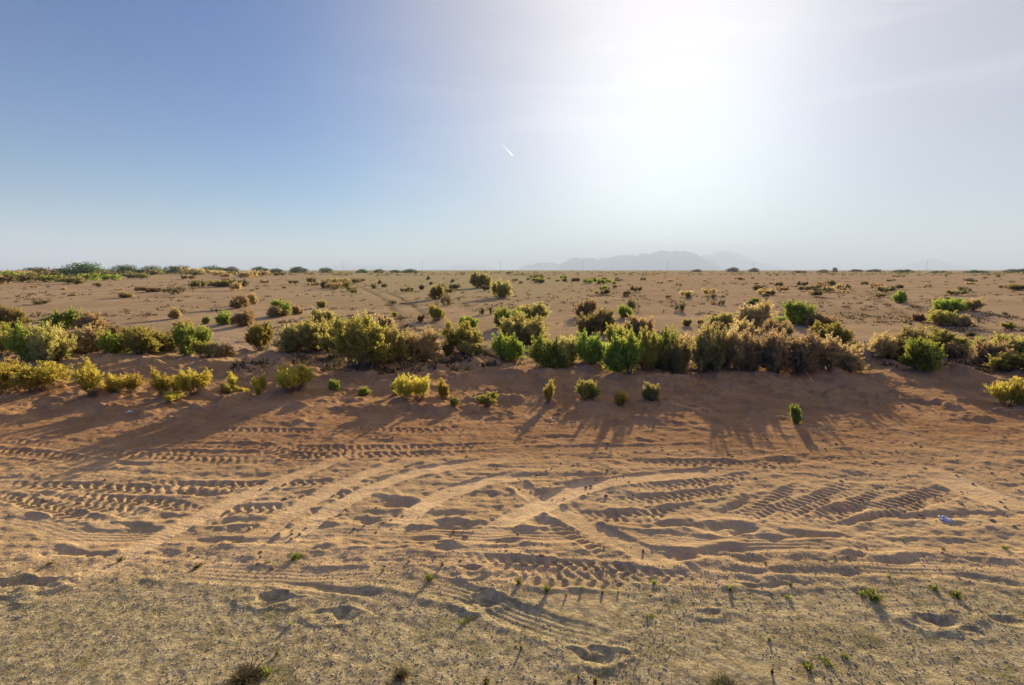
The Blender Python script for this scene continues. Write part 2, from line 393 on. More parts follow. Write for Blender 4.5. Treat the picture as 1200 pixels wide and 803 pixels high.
# ------------------------------------------------------------------ shrub list (photo places, kind, label)
# (x, base y, width, height, kind, label)
S = [
 # --- small golden shrubs in front
 (12,463,46,33,'gold','golden shrub cut by the left edge of the view in the front row'),
 (50,463,50,28,'gold','low golden shrub touching the one at the left edge, front row'),
 (116,471,50,37,'gold','largest golden shrub of the front row, in front of the wide blue shadow patch'),
 (150,465,34,21,'gold','low pale golden shrub leaning on the right side of the largest front one'),
 (197,468,29,30,'gold','round golden shrub, third clump of the front row from the left'),
 (205,476,24,11,'gold','very low golden tuft sprawling at the foot of a round golden shrub'),
 (229,467,31,27,'gold','round golden shrub with a bright top, left of the small tufts'),
 (274,457,15,20,'gold','narrow upright golden shrub behind two small tufts'),
 (266,461,12,12,'lime','small green tuft left of the narrow upright golden shrub'),
 (284,462,13,11,'gold','small golden tuft right of the narrow upright golden shrub'),
 (303,462,17,23,'gold','single small golden shrub between the tufts and the shadow of the large shrub'),
 (344,467,39,29,'gold','dome shaped golden shrub standing alone at the left rim of the large blue shadow'),
 (392,459,11,13,'green','small green sprout growing inside the large blue shadow'),
 (425,462,16,9,'green','flat dull green sprout inside the large blue shadow, under the tallest shrub'),
 (463,464,15,17,'gold','small golden shrub touching the left side of the bushy one, right of the blue shadow'),
 (482,472,33,29,'gold','bushy golden shrub with brown stems, right of the large blue shadow'),
 (519,468,19,23,'gold','narrow golden shrub casting a long narrow shadow, centre left'),
 (532,480,11,11,'lime','tiny pale weed tuft below the narrow golden shrub'),
 (572,475,24,11,'lime','faint flat pale tuft on bare soil left of the double blue shadow'),
 (643,475,18,24,'gold','upright golden shrub growing inside the left one of the two blue shadows'),
 (688,470,21,21,'lime','round dark yellow shrub at the right side of the left blue shadow'),
 (726,476,15,16,'gold','small round golden shrub at the left end of the widest blue shadow'),
 (761,473,18,20,'olive','dull olive shrub standing in the widest blue shadow'),
 (933,498,13,20,'green','bright green seedling at the right end of the widest blue shadow'),
 (1184,481,46,33,'gold','golden shrub cut by the right edge of the view'),
 # --- left cluster
 (10,386,30,24,'olive','olive shrub at the left edge behind the main row'),
 (8,421,36,33,'lime','yellow green shrub at the left edge in the main row'),
 (38,424,40,38,'green','bright green leafy shrub in the main row near the left edge'),
 (64,427,42,40,'olive','straw coloured wispy shrub right of the bright green one, near left edge'),
 (92,417,38,28,'brown','brownish thin shrub between the straw coloured and the dark leafy shrub'),
 (79,388,27,23,'green','green topped shrub standing behind the main row on the left'),
 (103,390,29,21,'brown','dry brown shrub right beside the green topped one behind the row'),
 (130,396,17,14,'brown','little bare brown bush behind the left main row'),
 (118,415,20,25,'brown','thin brown upright bush left of the dark leafy shrub'),
 (137,419,31,26,'green','dark leafy green shrub, left member of the row of four'),
 (168,421,38,31,'lime','round yellow green shrub, second of the row of four'),
 (196,416,30,23,'olive','olive shrub set a little back, third of the row of four'),
 (229,418,36,31,'green','green crowned shrub, right member of the row of four'),
 (241,421,20,18,'lime','pale yellowish bush hugging the right member of the row of four'),
 (259,421,22,15,'brown','dull low bush in shade right of the row of four'),
 (212,389,27,12,'brown','flat brown bush spreading behind the row of four'),
 (208,374,14,12,'brown','small brown bush with long thin shadow on the left plain'),
 (242,380,8,9,'green','tiny green bush left of the small round green one on the left plain'),
 (261,382,20,15,'green','small round green shrub on the left plain'),
 (287,383,24,17,'brown','pale brown bush right of the small round green shrub'),
 (284,362,20,14,'brown','dark brown bush farther out on the left plain, left of its twin'),
 (296,358,13,12,'brown','smaller brown bush touching the right side of the dark brown one'),
 (307,412,24,29,'lime','lone yellow green upright shrub between the row of four and the big cluster'),
 (48,359,18,5,'dark','flat dark mat of twigs on the bare left plain'),
 (53,379,14,5,'olive','flat olive mat of twigs just behind the left main row'),
 (147,351,16,6,'brown','flat brown tuft in the middle of the bare left plain'),
 (196,345,9,8,'dark','left one of two small dark bushes side by side, left plain'),
 (207,347,15,9,'dark','right and larger one of two small dark bushes side by side, left plain'),
 (178,344,20,5,'brown','thin low strip of scrub left of the two small dark bushes'),
 (262,337,26,7,'olive','olive low scrub in front of the far green trees, left piece'),
 (283,336,18,6,'dark','dark low scrub in front of the far green trees, middle piece'),
 # --- big cluster left of centre
 (324,372,22,11,'brown','brown bush left of a green tufted one behind the big cluster'),
 (331,371,20,17,'green','green tufted bush beside brown bushes behind the big cluster'),
 (347,369,13,10,'brown','small brown bush right of the green tufted one'),
 (378,361,12,8,'olive','little olive bush farther back, left of centre'),
 (379,384,24,19,'olive','rounded yellow brown bush just behind the big cluster'),
 (355,418,44,34,'olive','broad olive shrub at the left end of the big cluster'),
 (378,415,32,30,'olive','feathery olive bush between the broad one and the bright green one in the big cluster'),
 (402,422,34,38,'lime','bright yellow green bush left of the tallest shrub'),
 (426,437,52,58,'lime','tallest yellow green shrub in the middle of the big cluster casting the large blue shadow'),
 (444,430,38,38,'olive','brownish shrub right behind the tallest yellow green one'),
 (467,429,34,35,'olive','fluffy olive brown shrub in the right half of the big cluster'),
 (491,424,42,31,'brown','spreading brown shrub with dark stems at the right end of the big cluster'),
 (452,392,17,19,'brown','pointed brown bush standing behind the right half of the big cluster'),
 (434,390,20,13,'brown','low brown bush standing behind the tallest shrub'),
 (543,419,40,36,'lime','yellow green shrub standing alone left of the track end, centre'),
 (553,423,24,14,'olive','low olive bush at the right foot of the lone yellow green shrub'),
 (549,386,18,14,'green','small green crown showing above the lone yellow green shrub'),
 (524,418,14,14,'olive','little dull bush at the left foot of the lone yellow green shrub'),
 (512,352,14,16,'olive','left one of two tall small bushes on the centre plain'),
 (522,359,12,14,'dark','right and darker one of two tall small bushes on the centre plain'),
 (512,376,15,17,'lime','yellowish bush left of the faint tracks'),
 (493,377,7,8,'olive','tiny bush close to the faint wheel tracks'),
 (463,370,6,6,'lime','tiny yellow green tuft left of the faint wheel tracks'),
 (588,350,19,19,'olive','tall olive bush far out on the centre plain'),
 (563,338,20,17,'olive','hazy pale brown bush farther out, left of the tall olive bush'),
 (565,369,9,10,'dark','left one of a pair of tiny dark bushes at the centre'),
 (576,368,7,10,'dark','right one of a pair of tiny dark bushes at the centre'),
 (461,357,8,5,'dark','tiny dark tuft beside the far end of the faint wheel tracks'),
 # --- centre
 (597,386,30,22,'green','green crown left of the rounded olive one, centre'),
 (622,381,34,22,'olive','rounded olive bush above the brown one, centre'),
 (613,407,42,32,'olive','broad brown olive shrub in the centre, behind the round bright one'),
 (593,426,32,27,'green','round bright green shrub in the very centre'),
 (684,372,23,20,'brown','brownish bush standing back, right of centre'),
 (700,395,36,28,'olive','bigger brown olive bush in front of the brownish one, right of centre'),
 (732,372,17,14,'green','dark green round bush, left one of a dark pair right of centre'),
 (743,364,17,15,'dark','dark bush, right and farther one of a dark pair right of centre'),
 (796,364,12,13,'dark','small dark bush alone on the plain right of the dark pair'),
 (708,344,9,8,'green','tiny round green bush far out right of centre'),
 (746,398,32,23,'brown','broad brown bush behind the green hedge end'),
 (723,413,24,28,'lime','thin pale bush in the gap between the two vivid green shrubs'),
 (640,434,38,32,'green','vivid green shrub at the left end of the short hedge'),
 (666,433,30,29,'olive','brownish middle shrub of the short green hedge'),
 (690,434,34,31,'green','vivid green topped shrub at the right end of the short hedge'),
 (731,442,38,46,'green','tall vivid green shrub at the left end of the widest cluster'),
 (755,437,34,44,'lime','yellow olive shrub second in the widest cluster'),
 (773,434,34,42,'green','green crowned shrub third in the widest cluster'),
 (786,439,30,34,'olive','dark olive shrub fourth in the widest cluster'),
 (804,432,24,31,'brown','light brown bush between the green and the brown part of the widest cluster'),
 (827,439,40,49,'olive','tallest olive brown shrub in the widest cluster'),
 (852,439,34,42,'brown','orange brown shrub right of the tallest one in the widest cluster'),
 (876,440,36,42,'brown','orange brown shrub in the middle of the brown part of the widest cluster'),
 (872,404,30,24,'brown','brown crown rising behind the widest cluster'),
 (836,398,22,18,'brown','purplish twiggy bush behind the tallest olive brown shrub'),
 (844,383,24,15,'olive','small olive bush behind the purplish twiggy one'),
 (884,390,34,30,'brown','upper brown bush right of the small olive one'),
 (805,382,9,9,'olive','tiny pale bush left of the small olive one on the right plain'),
 (821,381,6,8,'brown','tiny brown sprig right of the tiny pale bush'),
 (806,350,11,8,'dark','small dark bush far out, above the tiny pale bush'),
 (834,351,11,7,'dark','small dark bush far out, left one of two above the olive bush'),
 (845,357,8,7,'dark','small dark bush far out, right one of two above the olive bush'),
 (885,357,13,7,'green','small green flat bush far out on the right plain'),
 # --- right
 (912,441,42,44,'brown','dark orange brown shrub, third from the right end of the widest cluster'),
 (941,441,40,38,'brown','dusky brown shrub, second from the right end of the widest cluster'),
 (975,439,44,36,'brown','orange brown shrub closing the right end of the widest cluster'),
 (905,402,26,24,'brown','brown crown right behind the dark orange brown shrub'),
 (974,406,36,24,'lime','yellow green crown behind the right end of the widest cluster'),
 (939,381,34,25,'green','dark green shrub with a blue shadow at its foot, right plain'),
 (961,384,28,15,'brown','low brown bush joined to the right of the dark green shrub'),
 (912,382,15,11,'green','small green ball bush left of the dark green shrub'),
 (918,393,26,14,'olive','olive bush below the small green ball bush'),
 (1055,356,14,13,'green','small green upright bush on the open right plain'),
 (1077,375,12,9,'brown','tiny brown bush left of the dark wide bush, right plain'),
 (1112,366,30,14,'green','dark wide green bush, left half of a far pair on the right plain'),
 (1135,365,21,13,'brown','dark purplish bush, right half of a far pair on the right plain'),
 (1103,381,30,16,'lime','yellow green bush in front of the far dark pair'),
 (1128,383,16,13,'brown','thin brown bush right of the yellow green one in front of the far pair'),
 (1036,426,38,26,'brown','wispy brown bush left of the right hand cluster'),
 (1068,426,38,36,'olive','feathery brown olive bush behind the green one in the right hand cluster'),
 (1099,417,40,24,'lime','yellow green crown at the back of the right hand cluster'),
 (1084,441,48,32,'green','round green shrub at the front of the right hand cluster'),
 (1117,423,22,17,'brown','little brown bush at the right of the right hand cluster'),
 (1148,416,24,16,'green','dark green low bush left of the cluster at the right edge'),
 (1164,432,30,27,'brown','brown bush between the dark green one and the right edge'),
 (1188,424,34,28,'lime','tall yellow green shrub at the right edge, at the back'),
 (1184,440,38,22,'lime','low yellow green shrub at the right edge, at the front'),
 (1182,385,11,8,'lime','tiny yellowish bush on the plain near the right edge'),
 (1136,331,13,5,'dark','dark reddish flat bush far away on the right plain'),
 (1131,343,13,6,'dark','dark flat bush on the right plain, in front of the reddish one'),
 (1189,341,20,6,'olive','flat olive bush far away near the right edge'),
]

# distances of all shrubs on the ground (for the hummocks too)
SP = []
for i, (px, py, wpx, hpx, kd, lb) in enumerate(S):
    depth_fwd = 0.0
    x, y, dcam = G(px, py)
    wm = wpx / 600.0 * dcam
    hm = hpx / 600.0 * dcam
    y2 = y + 0.25 * min(wm, 1.6)      # the base row in the photo is the near rim of the crown
    x2 = x * y2 / y
    SP.append((x2, y2, wm * y2 / y * ((1.08 if kd in ('brown', 'olive') else 0.96) if hpx > 26 else 1.0), hm * y2 / y * (0.98 if hpx > 26 else 0.96), kd, lb))

# ------------------------------------------------------------------ ground relief
def poly(pts, n=10):
    P = np.array([G(a, b)[:2] for a, b in pts])
    if len(P) < 3:
        return P
    out = []
    E = np.vstack([2 * P[0] - P[1], P, 2 * P[-1] - P[-2]])
    for i in range(1, len(E) - 2):
        for k in range(n):
            t = k / n
            a, b, c, d = E[i - 1], E[i], E[i + 1], E[i + 2]
            out.append(0.5 * ((2 * b) + (c - a) * t + (2 * a - 5 * b + 4 * c - d) * t * t + (-a + 3 * b - 3 * c + d) * t ** 3))
    out.append(P[-1])
    return np.array(out)


# tread: 'bar' lug prints, 'rib' fine length-wise ribs, 'smooth' pressed lane, 'rut' a trough
TR = []
def T(kind, pts, wd=0.24, dep=0.02, amp=0.012, pitch=0.085, lane=0.0):
    TR.append((kind, poly(pts), wd * 0.5, dep, amp, pitch, lane))

# far lug prints across the reddish band
T('bar', [(-40,514),(60,520),(150,532),(330,541)], 0.26, 0.02, 0.022, 0.12)
T('bar', [(-40,524),(60,533),(120,541)], 0.26, 0.02, 0.022, 0.12)
T('bar', [(80,519),(240,521),(420,526),(640,520)], 0.26, 0.02, 0.018, 0.11)
T('bar', [(120,529),(260,531),(400,534),(560,532)], 0.26, 0.02, 0.02, 0.12)
T('bar', [(290,518),(330,530),(370,546)], 0.24, 0.02, 0.02, 0.12)
T('bar', [(380,500),(480,505),(600,503)], 0.26, 0.01, 0.016, 0.12)
T('bar', [(200,503),(330,506),(420,512)], 0.26, 0.01, 0.016, 0.12)
T('rib', [(560,528),(700,526),(850,523),(1000,528)], 0.26, 0.02, 0.012)
T('rut', [(610,515),(650,513),(704,514)], 0.2, 0.04)
T('rut', [(640,534),(800,541),(905,541),(1000,538),(1069,537)], 0.14, 0.035)
T('bar', [(700,545),(800,542),(900,546),(1010,556)], 0.26, 0.02, 0.014, 0.11)
T('rut', [(490,557),(540,556),(590,559),(690,558),(800,552)], 0.14, 0.04)
T('rut', [(525,547),(560,546),(610,549)], 0.12, 0.035)
T('rut', [(121,541),(150,542),(185,543)], 0.12, 0.045)
T('rut', [(-30,553),(100,551),(260,556),(420,552)], 0.12, 0.02)
# lug prints left
T('bar', [(-30,567),(60,569),(164,572),(240,574),(320,577)], 0.24, 0.035, 0.028, 0.13)
T('bar', [(150,565),(220,566),(312,567),(400,566),(460,572)], 0.2, 0.035, 0.03, 0.12)
T('rut', [(190,565),(230,566),(270,566)], 0.14, 0.05)
T('rut', [(200,576),(240,577),(275,578)], 0.14, 0.05)
T('bar', [(-30,574),(40,590),(80,602),(120,618)], 0.2, 0.035, 0.03, 0.12)
T('bar', [(31,583),(90,588),(140,597),(180,608)], 0.24, 0.035, 0.03, 0.12)
T('bar', [(60,578),(130,584),(200,590),(240,607)], 0.22, 0.03, 0.03, 0.12)
T('bar', [(240,600),(290,597),(345,597)], 0.24, 0.03, 0.03, 0.12)
T('bar', [(330,583),(380,580),(440,583)], 0.22, 0.03, 0.026, 0.12)
T('bar', [(350,603),(380,601),(410,606)], 0.22, 0.03, 0.026, 0.12)
T('rut', [(170,606),(200,606),(232,606)], 0.12, 0.05)
T('rut', [(246,609),(290,611),(327,611)], 0.13, 0.05)
T('rib', [(100,618),(150,621),(215,640)], 0.28, 0.02, 0.01)
T('rib', [(-20,622),(80,628),(200,626),(420,624),(560,628),(700,627),(850,637),(1000,637),(1220,644)], 0.26, 0.028, 0.011)
T('rib', [(-20,604),(40,612),(100,630),(140,640)], 0.26, 0.02, 0.01)
T('rut', [(205,632),(280,635),(340,634),(400,637)], 0.12, 0.055)
T('rut', [(20,646),(80,648),(170,653)], 0.12, 0.03)
T('rib', [(290,646),(400,652),(520,652),(640,650)], 0.26, 0.02, 0.01)
T('rib', [(300,666),(420,672),(520,690),(618,724),(724,760),(820,790)], 0.26, 0.02, 0.012)
T('rib', [(0,660),(200,668),(330,676),(520,676)], 0.26, 0.018, 0.009)
T('rut', [(312,682),(350,686),(410,694),(470,706)], 0.1, 0.035)
T('rut', [(400,611),(425,612),(452,613)], 0.14, 0.06)
T('rut', [(423,586),(460,590),(505,592)], 0.22, 0.085)
T('rut', [(490,614),(530,617),(578,619)], 0.15, 0.065)
T('rut', [(452,639),(500,638),(520,641),(548,641)], 0.17, 0.07)
T('rut', [(566,640),(590,638),(620,640)], 0.16, 0.07)
T('rut', [(405,635),(425,636),(445,636)], 0.14, 0.05)
T('rut', [(599,563),(614,574),(632,588)], 0.16, 0.06)
T('rut', [(616,566),(628,576),(644,588)], 0.16, 0.07)
T('rut', [(651,572),(668,570),(682,566)], 0.16, 0.05)
T('rut', [(616,610),(636,614),(654,622)], 0.18, 0.07)
T('rut', [(560,577),(575,582),(582,586)], 0.18, 0.06)
T('rut', [(573,596),(590,601),(602,600)], 0.18, 0.07)
T('rut', [(660,594),(676,600),(688,600)], 0.2, 0.06)
T('rut', [(470,603),(520,605),(560,603)], 0.16, 0.04)
T('bar', [(640,607),(680,628),(730,655)], 0.24, 0.025, 0.022, 0.1)
T('bar', [(645,600),(700,606),(780,602),(830,592)], 0.26, 0.03, 0.02, 0.1)
T('bar', [(690,590),(760,586),(840,577),(900,566)], 0.26, 0.03, 0.018, 0.1)
T('bar', [(720,575),(800,568),(860,560),(920,556)], 0.26, 0.02, 0.018, 0.1)
T('rut', [(725,618),(760,615),(800,615),(830,622)], 0.15, 0.06)
T('bar', [(500,652),(562,658),(620,662),(700,666),(780,676),(860,682)], 0.22, 0.03, 0.02, 0.11)
T('bar', [(560,668),(650,678),(720,681),(800,690)], 0.22, 0.03, 0.018, 0.11)
# right hand fan
T('rut', [(835,617),(868,596),(915,566)], 0.24, 0.06)
T('bar', [(858,616),(900,592),(950,566)], 0.26, 0.03, 0.024, 0.095)
T('bar', [(895,612),(940,592),(1010,566)], 0.26, 0.03, 0.024, 0.095)
T('bar', [(930,612),(1000,594),(1050,570)], 0.26, 0.03, 0.024, 0.095)
T('bar', [(985,606),(1060,590),(1125,572)], 0.28, 0.03, 0.028, 0.1)
T('rut', [(970,601),(1000,595),(1020,589)], 0.14, 0.05)
T('rut', [(932,622),(990,613),(1049,605),(1120,603),(1220,603)], 0.12, 0.04)
T('rut', [(1080,600),(1040,604),(990,610)], 0.1, 0.03)
T('rut', [(815,627),(845,623),(870,621),(901,627)], 0.24, 0.09)
T('rut', [(895,627),(950,627),(1010,629)], 0.13, 0.06)
T('rut', [(735,648),(800,651),(851,647),(878,652),(917,650),(956,653)], 0.2, 0.075)
T('rut', [(950,653),(1042,656),(1110,656),(1220,662)], 0.15, 0.06)
T('rut', [(800,667),(900,670),(1034,669),(1120,672)], 0.1, 0.03)
T('rib', [(780,660),(900,662),(1060,664),(1220,674)], 0.24, 0.02, 0.01)
T('rut', [(1100,673),(1150,678),(1220,688)], 0.1, 0.03)
T('rib', [(760,700),(880,704),(1000,702),(1140,700)], 0.26, 0.015, 0.009)
T('smooth', [(575,548),(600,562),(632,587),(680,612),(760,650),(840,690)], 0.24, 0.025, 0.006, 0.1, 0.55)
# pale pressed lanes running away to the right, driven last
T('smooth', [(30,722),(70,697),(172,637),(230,607),(312,569),(400,537),(470,520)], 0.26, 0.02, 0.006, 0.1, 1.0)
T('smooth', [(240,682),(272,658),(335,605),(400,568),(460,545),(540,526)], 0.26, 0.02, 0.006, 0.1, 0.8)
T('smooth', [(280,690),(306,664),(351,623),(400,591),(451,566),(517,548),(640,532)], 0.26, 0.02, 0.006, 0.1, 0.9)
T('smooth', [(436,648),(460,621),(490,597),(529,576),(595,559),(640,552)], 0.26, 0.03, 0.006, 0.1, 1.0)
T('smooth', [(540,655),(556,639),(595,611),(642,588),(696,569),(800,555),(900,552)], 0.28, 0.03, 0.006, 0.1, 1.0)
T('smooth', [(1070,545),(1110,560),(1150,578),(1230,605)], 0.5, 0.02, 0.004, 0.1, 0.9)

FARTR = []
for pts, dark in (([(404,326),(432,338),(458,350),(478,366),(493,386),(502,404)], 1),
                  ([(1022,340),(1045,352),(1075,366),(1115,379),(1165,390),(1225,396)], 1),
                  ([(180,372),(330,365),(480,361),(600,362),(720,368),(900,369),(1060,372),(1200,378)], 0)):
    c = poly(pts)
    tg = np.gradient(c, axis=0); tg /= np.linalg.norm(tg, axis=1, keepdims=True)
    nn_ = np.stack([-tg[:, 1], tg[:, 0]], 1)
    for sd in (-0.78, 0.78):
        FARTR.append((c + nn_ * sd, dark))

# pits seen as dark scars: (x, y, w, h)
PITS = [(30,685,68,15),(320,704,42,12),(393,722,46,10),(565,701,36,12),(555,668,24,8),(697,768,48,14),(893,686,46,8),(833,717,30,9),(1098,724,52,15),(1176,725,28,8)]
PITW = []
for (a, b, c, d) in PITS:
    x, y, t = G(a, b)
    ry = (G(a, b - d / 2)[1] - G(a, b + d / 2)[1]) * 0.9
    PITW.append((x, y, c / 1200.0 * t, ry, min(0.14, max(0.035, ry * 0.5))))

# dirt hummocks whose shaded flanks face the road: (x, y, w, height m)
MND = [(240,433,36,0.22),(205,436,26,0.14),(185,433,30,0.16),(110,428,60,0.2),(340,440,44,0.28),(322,446,30,0.18),(150,437,44,0.14),
       (555,428,24,0.18),(575,440,30,0.14),(512,440,26,0.12),(600,441,30,0.13),(540,447,28,0.12),(640,452,50,0.1),
       (925,455,70,0.12),(1000,452,50,0.14),(1010,424,60,0.2),(1130,443,60,0.16),(60,440,40,0.14),(20,441,40,0.16),(470,449,40,0.1),
       (780,450,60,0.1),(1040,447,40,0.1),(1150,452,40,0.12),(300,432,30,0.1)]
MNDW = []
for (a, b, c, hh) in MND:
    x, y, t = G(a, b)
    MNDW.append((x, y, c / 1200.0 * t, hh))


def relief(x, y):
    """height and lane mask of the ground at arrays x, y"""
    x = np.asarray(x, float); y = np.asarray(y, float)
    r = np.hypot(x, y)
    near = 1 - sstep(18, 40, r)
    low = 0.02 * fbm(x * 0.35, y * 0.35, 2, 1) * near
    low = low + 0.10 * vnoise(x * 0.045, y * 0.045, 5) * sstep(14, 35, r) * (1 - sstep(250, 600, r))
    belt = sstep(7.6, 9.3, y) * (1 - sstep(15.0, 20.0, y))
    low = low + belt * (0.05 * fbm(x * 0.8, y * 0.8, 3, 9))
    h = low.copy()
    # churned soil between road and shrubs
    ch = sstep(3.3, 4.2, y) * (1 - sstep(15, 25, y))
    streak = fbm(x * 1.1, y * 4.2, 4, 21)
    h += ch * 0.006 * streak * (1 - belt * 0.6)
    h += (ch * 0.0045 + 0.003) * fbm(x * 6.0, y * 7.0, 3, 31) * near + ch * 0.0035 * fbm(x * 17.0, y * 22.0, 3, 33)
    lump = np.clip(fbm(x * 2.6, y * 3.2, 3, 41) - 0.25, 0, 1)
    h += lump * (0.016 * ch + belt * 0.085)
    # clods
    cl = np.clip(vnoise(x * 9, y * 9, 51) - 0.45, 0, 1)
    h += cl * (0.018 * ch + 0.03 * belt)
    gz = 1 - sstep(3.4, 4.3, y)
    h += gz * 0.003 * fbm(x * 14, y * 14, 2, 61)
    for (mx, my, rw, hh) in MNDW:
        s = (np.abs(x - mx) < 3 * rw) & (np.abs(y - my) < 3)
        if s.any():
            xx = (x[s] - mx) / rw; yy = (y[s] - my) / 0.45
            yy = np.where(yy < 0, yy * 1.15, yy * 0.45)
            h[s] += hh * np.exp(-(xx ** 2 + yy ** 2) * 1.1) * (1 + 0.35 * fbm(x[s] * 2.5, y[s] * 2.5, 3, 71))
    for (sx_, sy_, wm, hm, kd, lb) in SP:
        rr = wm * 0.6 + 0.1
        s = (np.abs(x - sx_) < 2.5 * rr) & (np.abs(y - sy_) < 2.5 * rr)
        if s.any():
            q = ((x[s] - sx_) ** 2 + (y[s] - sy_) ** 2) / rr ** 2
            h[s] += min(0.10, 0.06 * wm) * np.exp(-q)
    lane = np.zeros_like(h)
    for (kind, P, hw, dep, amp, pitch, ln) in TR:
        mn = P.min(0) - 0.5; mx = P.max(0) + 0.5
        s = (x > mn[0]) & (x < mx[0]) & (y > mn[1]) & (y < mx[1])
        if not s.any():
            continue
        X = x[s]; Y = y[s]
        # wavy edges so no print is ruler straight
        Xw = X + 0.012 * vnoise(X * 5, Y * 5, 81); Yw = Y + 0.018 * vnoise(X * 4, Y * 4, 83)
        bd = np.full(X.shape, 1e9); bs = np.zeros(X.shape); sg = np.zeros(X.shape)
        acc = 0.0
        for a, b in zip(P[:-1], P[1:]):
            dv = b - a; Ls = math.hypot(*dv)
            if Ls < 1e-6: continue
            t_ = ((Xw - a[0]) * dv[0] + (Yw - a[1]) * dv[1]) / Ls ** 2
            tc_ = np.clip(t_, 0, 1)
            ex = Xw - a[0] - tc_ * dv[0]; ey = Yw - a[1] - tc_ * dv[1]
            d = np.hypot(ex, ey)
            u = d < bd
            bd = np.where(u, d, bd)
            bs = np.where(u, acc + tc_ * Ls, bs)
            sg = np.where(u, np.sign(ex * -dv[1] + ey * dv[0]) * d, sg)
            acc += Ls
        tot = acc
        ed_ = min(1.3, tot * 0.4)
        end = sstep(0, ed_, bs) * (1 - sstep(tot - ed_, tot, bs))
        fade = end * (0.6 + 0.4 * np.clip(vnoise(bs * 1.3, bs * 0 + acc, 91) + 0.4, -1, 1))
        if kind == 'rut':
            jw = hw * (1 + 0.45 * vnoise(bs * 2.2, bs * 0 + 3.3, 95))
            tr = np.exp(-(bd / np.maximum(jw, 0.02)) ** 4 * 1.0)
            berm = np.exp(-((bd - jw * 1.7) / 0.05) ** 2)
            h[s] += (-0.42 * dep * tr * (1 + 0.4 * fbm(X * 6, Y * 8, 3, 68)) + 0.2 * dep * berm) * fade
        else:
            wt = (1 - sstep(hw * 0.8, hw * 1.08, bd)) * end
            if kind == 'bar':
                # chevron lugs, two staggered rows, broken here and there
                ph = bs / pitch + 0.25 * vnoise(bs * 5, sg * 10, 92) + np.where(sg > 0, 0.5, 0.0) + np.abs(sg) / hw * 0.35
                bar = np.clip(np.sin(ph * 2 * math.pi) * 1.8, -1, 1)
                keep = np.clip(0.55 + 0.9 * vnoise(bs * 1.1, sg * 3 + acc, 93) + 0.6 * vnoise(bs * 7, sg * 14 + acc, 94), 0.0, 1.2)
                tgt = low[s] - dep * 0.5 + 0.48 * amp * bar * keep
                wt = wt * (0.45 + 0.5 * keep)
            elif kind == 'rib':
                rb = np.cos(sg * 2 * math.pi / 0.052)
                tgt = low[s] - dep * 0.35 + amp * 0.25 * rb
                wt = wt * np.clip(0.55 + 0.8 * vnoise(bs * 0.8, bs * 0 + acc, 97), 0.1, 0.9)
            else:
                tgt = low[s] - dep * 0.4 + 0.0007 * np.sin(bs * 2 * math.pi / 0.05) * (1 + vnoise(bs * 3, sg * 9, 66)) + 0.004 * fbm(X * 7, Y * 9, 3, 67)
                wt = wt * 0.92
            berm = np.exp(-((bd - hw * 1.2) / 0.035) ** 2) * end
            h[s] = h[s] * (1 - wt) + tgt * wt + (0.004 + dep * 0.18) * berm * (0.7 + 0.8 * vnoise(X * 7, Y * 7, 99))
            if ln > 0:
                lane[s] = np.maximum(lane[s], wt * ln)
            else:
                lane[s] *= (1 - wt)
    for (P, dark) in FARTR:
        mn = P.min(0) - 1.0; mx = P.max(0) + 1.0
        s = (x > mn[0]) & (x < mx[0]) & (y > mn[1]) & (y < mx[1])
        if not s.any():
            continue
        bd = np.full(s.sum(), 1e9)
        for a, b in zip(P[:-1], P[1:]):
            dv = b - a
            t_ = np.clip(((x[s] - a[0]) * dv[0] + (y[s] - a[1]) * dv[1]) / (dv @ dv), 0, 1)
            bd = np.minimum(bd, np.hypot(x[s] - a[0] - t_ * dv[0], y[s] - a[1] - t_ * dv[1]))
        g = np.exp(-(bd / 0.26) ** 2) * np.clip(0.8 + 0.6 * vnoise(x[s] * 0.5, y[s] * 0.5, 55), 0.2, 1)
        h[s] -= 0.05 * g
        lane[s] += g * (-1.0 if dark else 0.6)
    for (pxx, pyy, rx, ry, dp) in PITW:
        s = (np.abs(x - pxx) < 3 * rx + .2) & (np.abs(y - pyy) < 3 * ry + .3)
        if s.any():
            u = (x[s] - pxx) / rx + 0.45 * fbm(x[s] * 8, y[s] * 8, 3, 101)
            v = (y[s] - pyy - ry * 0.3) / (ry * 0.65) + 0.8 * fbm(x[s] * 7, y[s] * 9, 3, 103)
            v = np.where(v > 0, v * 1.9, v * 0.75)
            q = u * u + v * v
            h[s] += -0.36 * dp * (1 + 0.9 * fbm(x[s] * 9, y[s] * 11, 3, 107)) * np.exp(-q ** 1.5 * 1.6) + 0.2 * dp * np.exp(-((np.sqrt(q) - 1.6) / 0.4) ** 2)
    return h, lane


# rows spaced evenly as seen, columns fanning out
rows = list(np.arange(-7.0, 1.2, 0.22))
yy = 1.2
while yy < 31000:
    rows.append(yy)
    st = 0.55 * (yy * yy + 6.25) / (CAM_H * 512)
    st = max(0.011, min(st, 0.06 * yy))
    yy += st
rows.append(31000.0)
rows = np.array(rows)
NU = 1150
uu = np.linspace(-1, 1, NU)
uu = uu * 1.08 + 0.55 * uu ** 9
halfw = np.maximum(rows + 2.2, 5.0)
GX = uu[None, :] * halfw[:, None]
GY = np.repeat(rows[:, None], NU, 1)
hz, lane = relief(GX.ravel(), GY.ravel())
V = np.stack([GX.ravel(), GY.ravel(), hz], 1)
nr = len(rows)
idx = (np.arange(nr - 1)[:, None] * NU + np.arange(NU - 1)[None, :]).ravel()
F = np.stack([idx, idx + 1, idx + 1 + NU, idx + NU], 1)
gme = mesh_np('ground', V, F, 4, M['ground'])
la = gme.attributes.new('lane', 'FLOAT', 'POINT')
la.data.foreach_set('value', lane.astype(np.float32))
ground = tag(link('ground', gme), kind='structure')
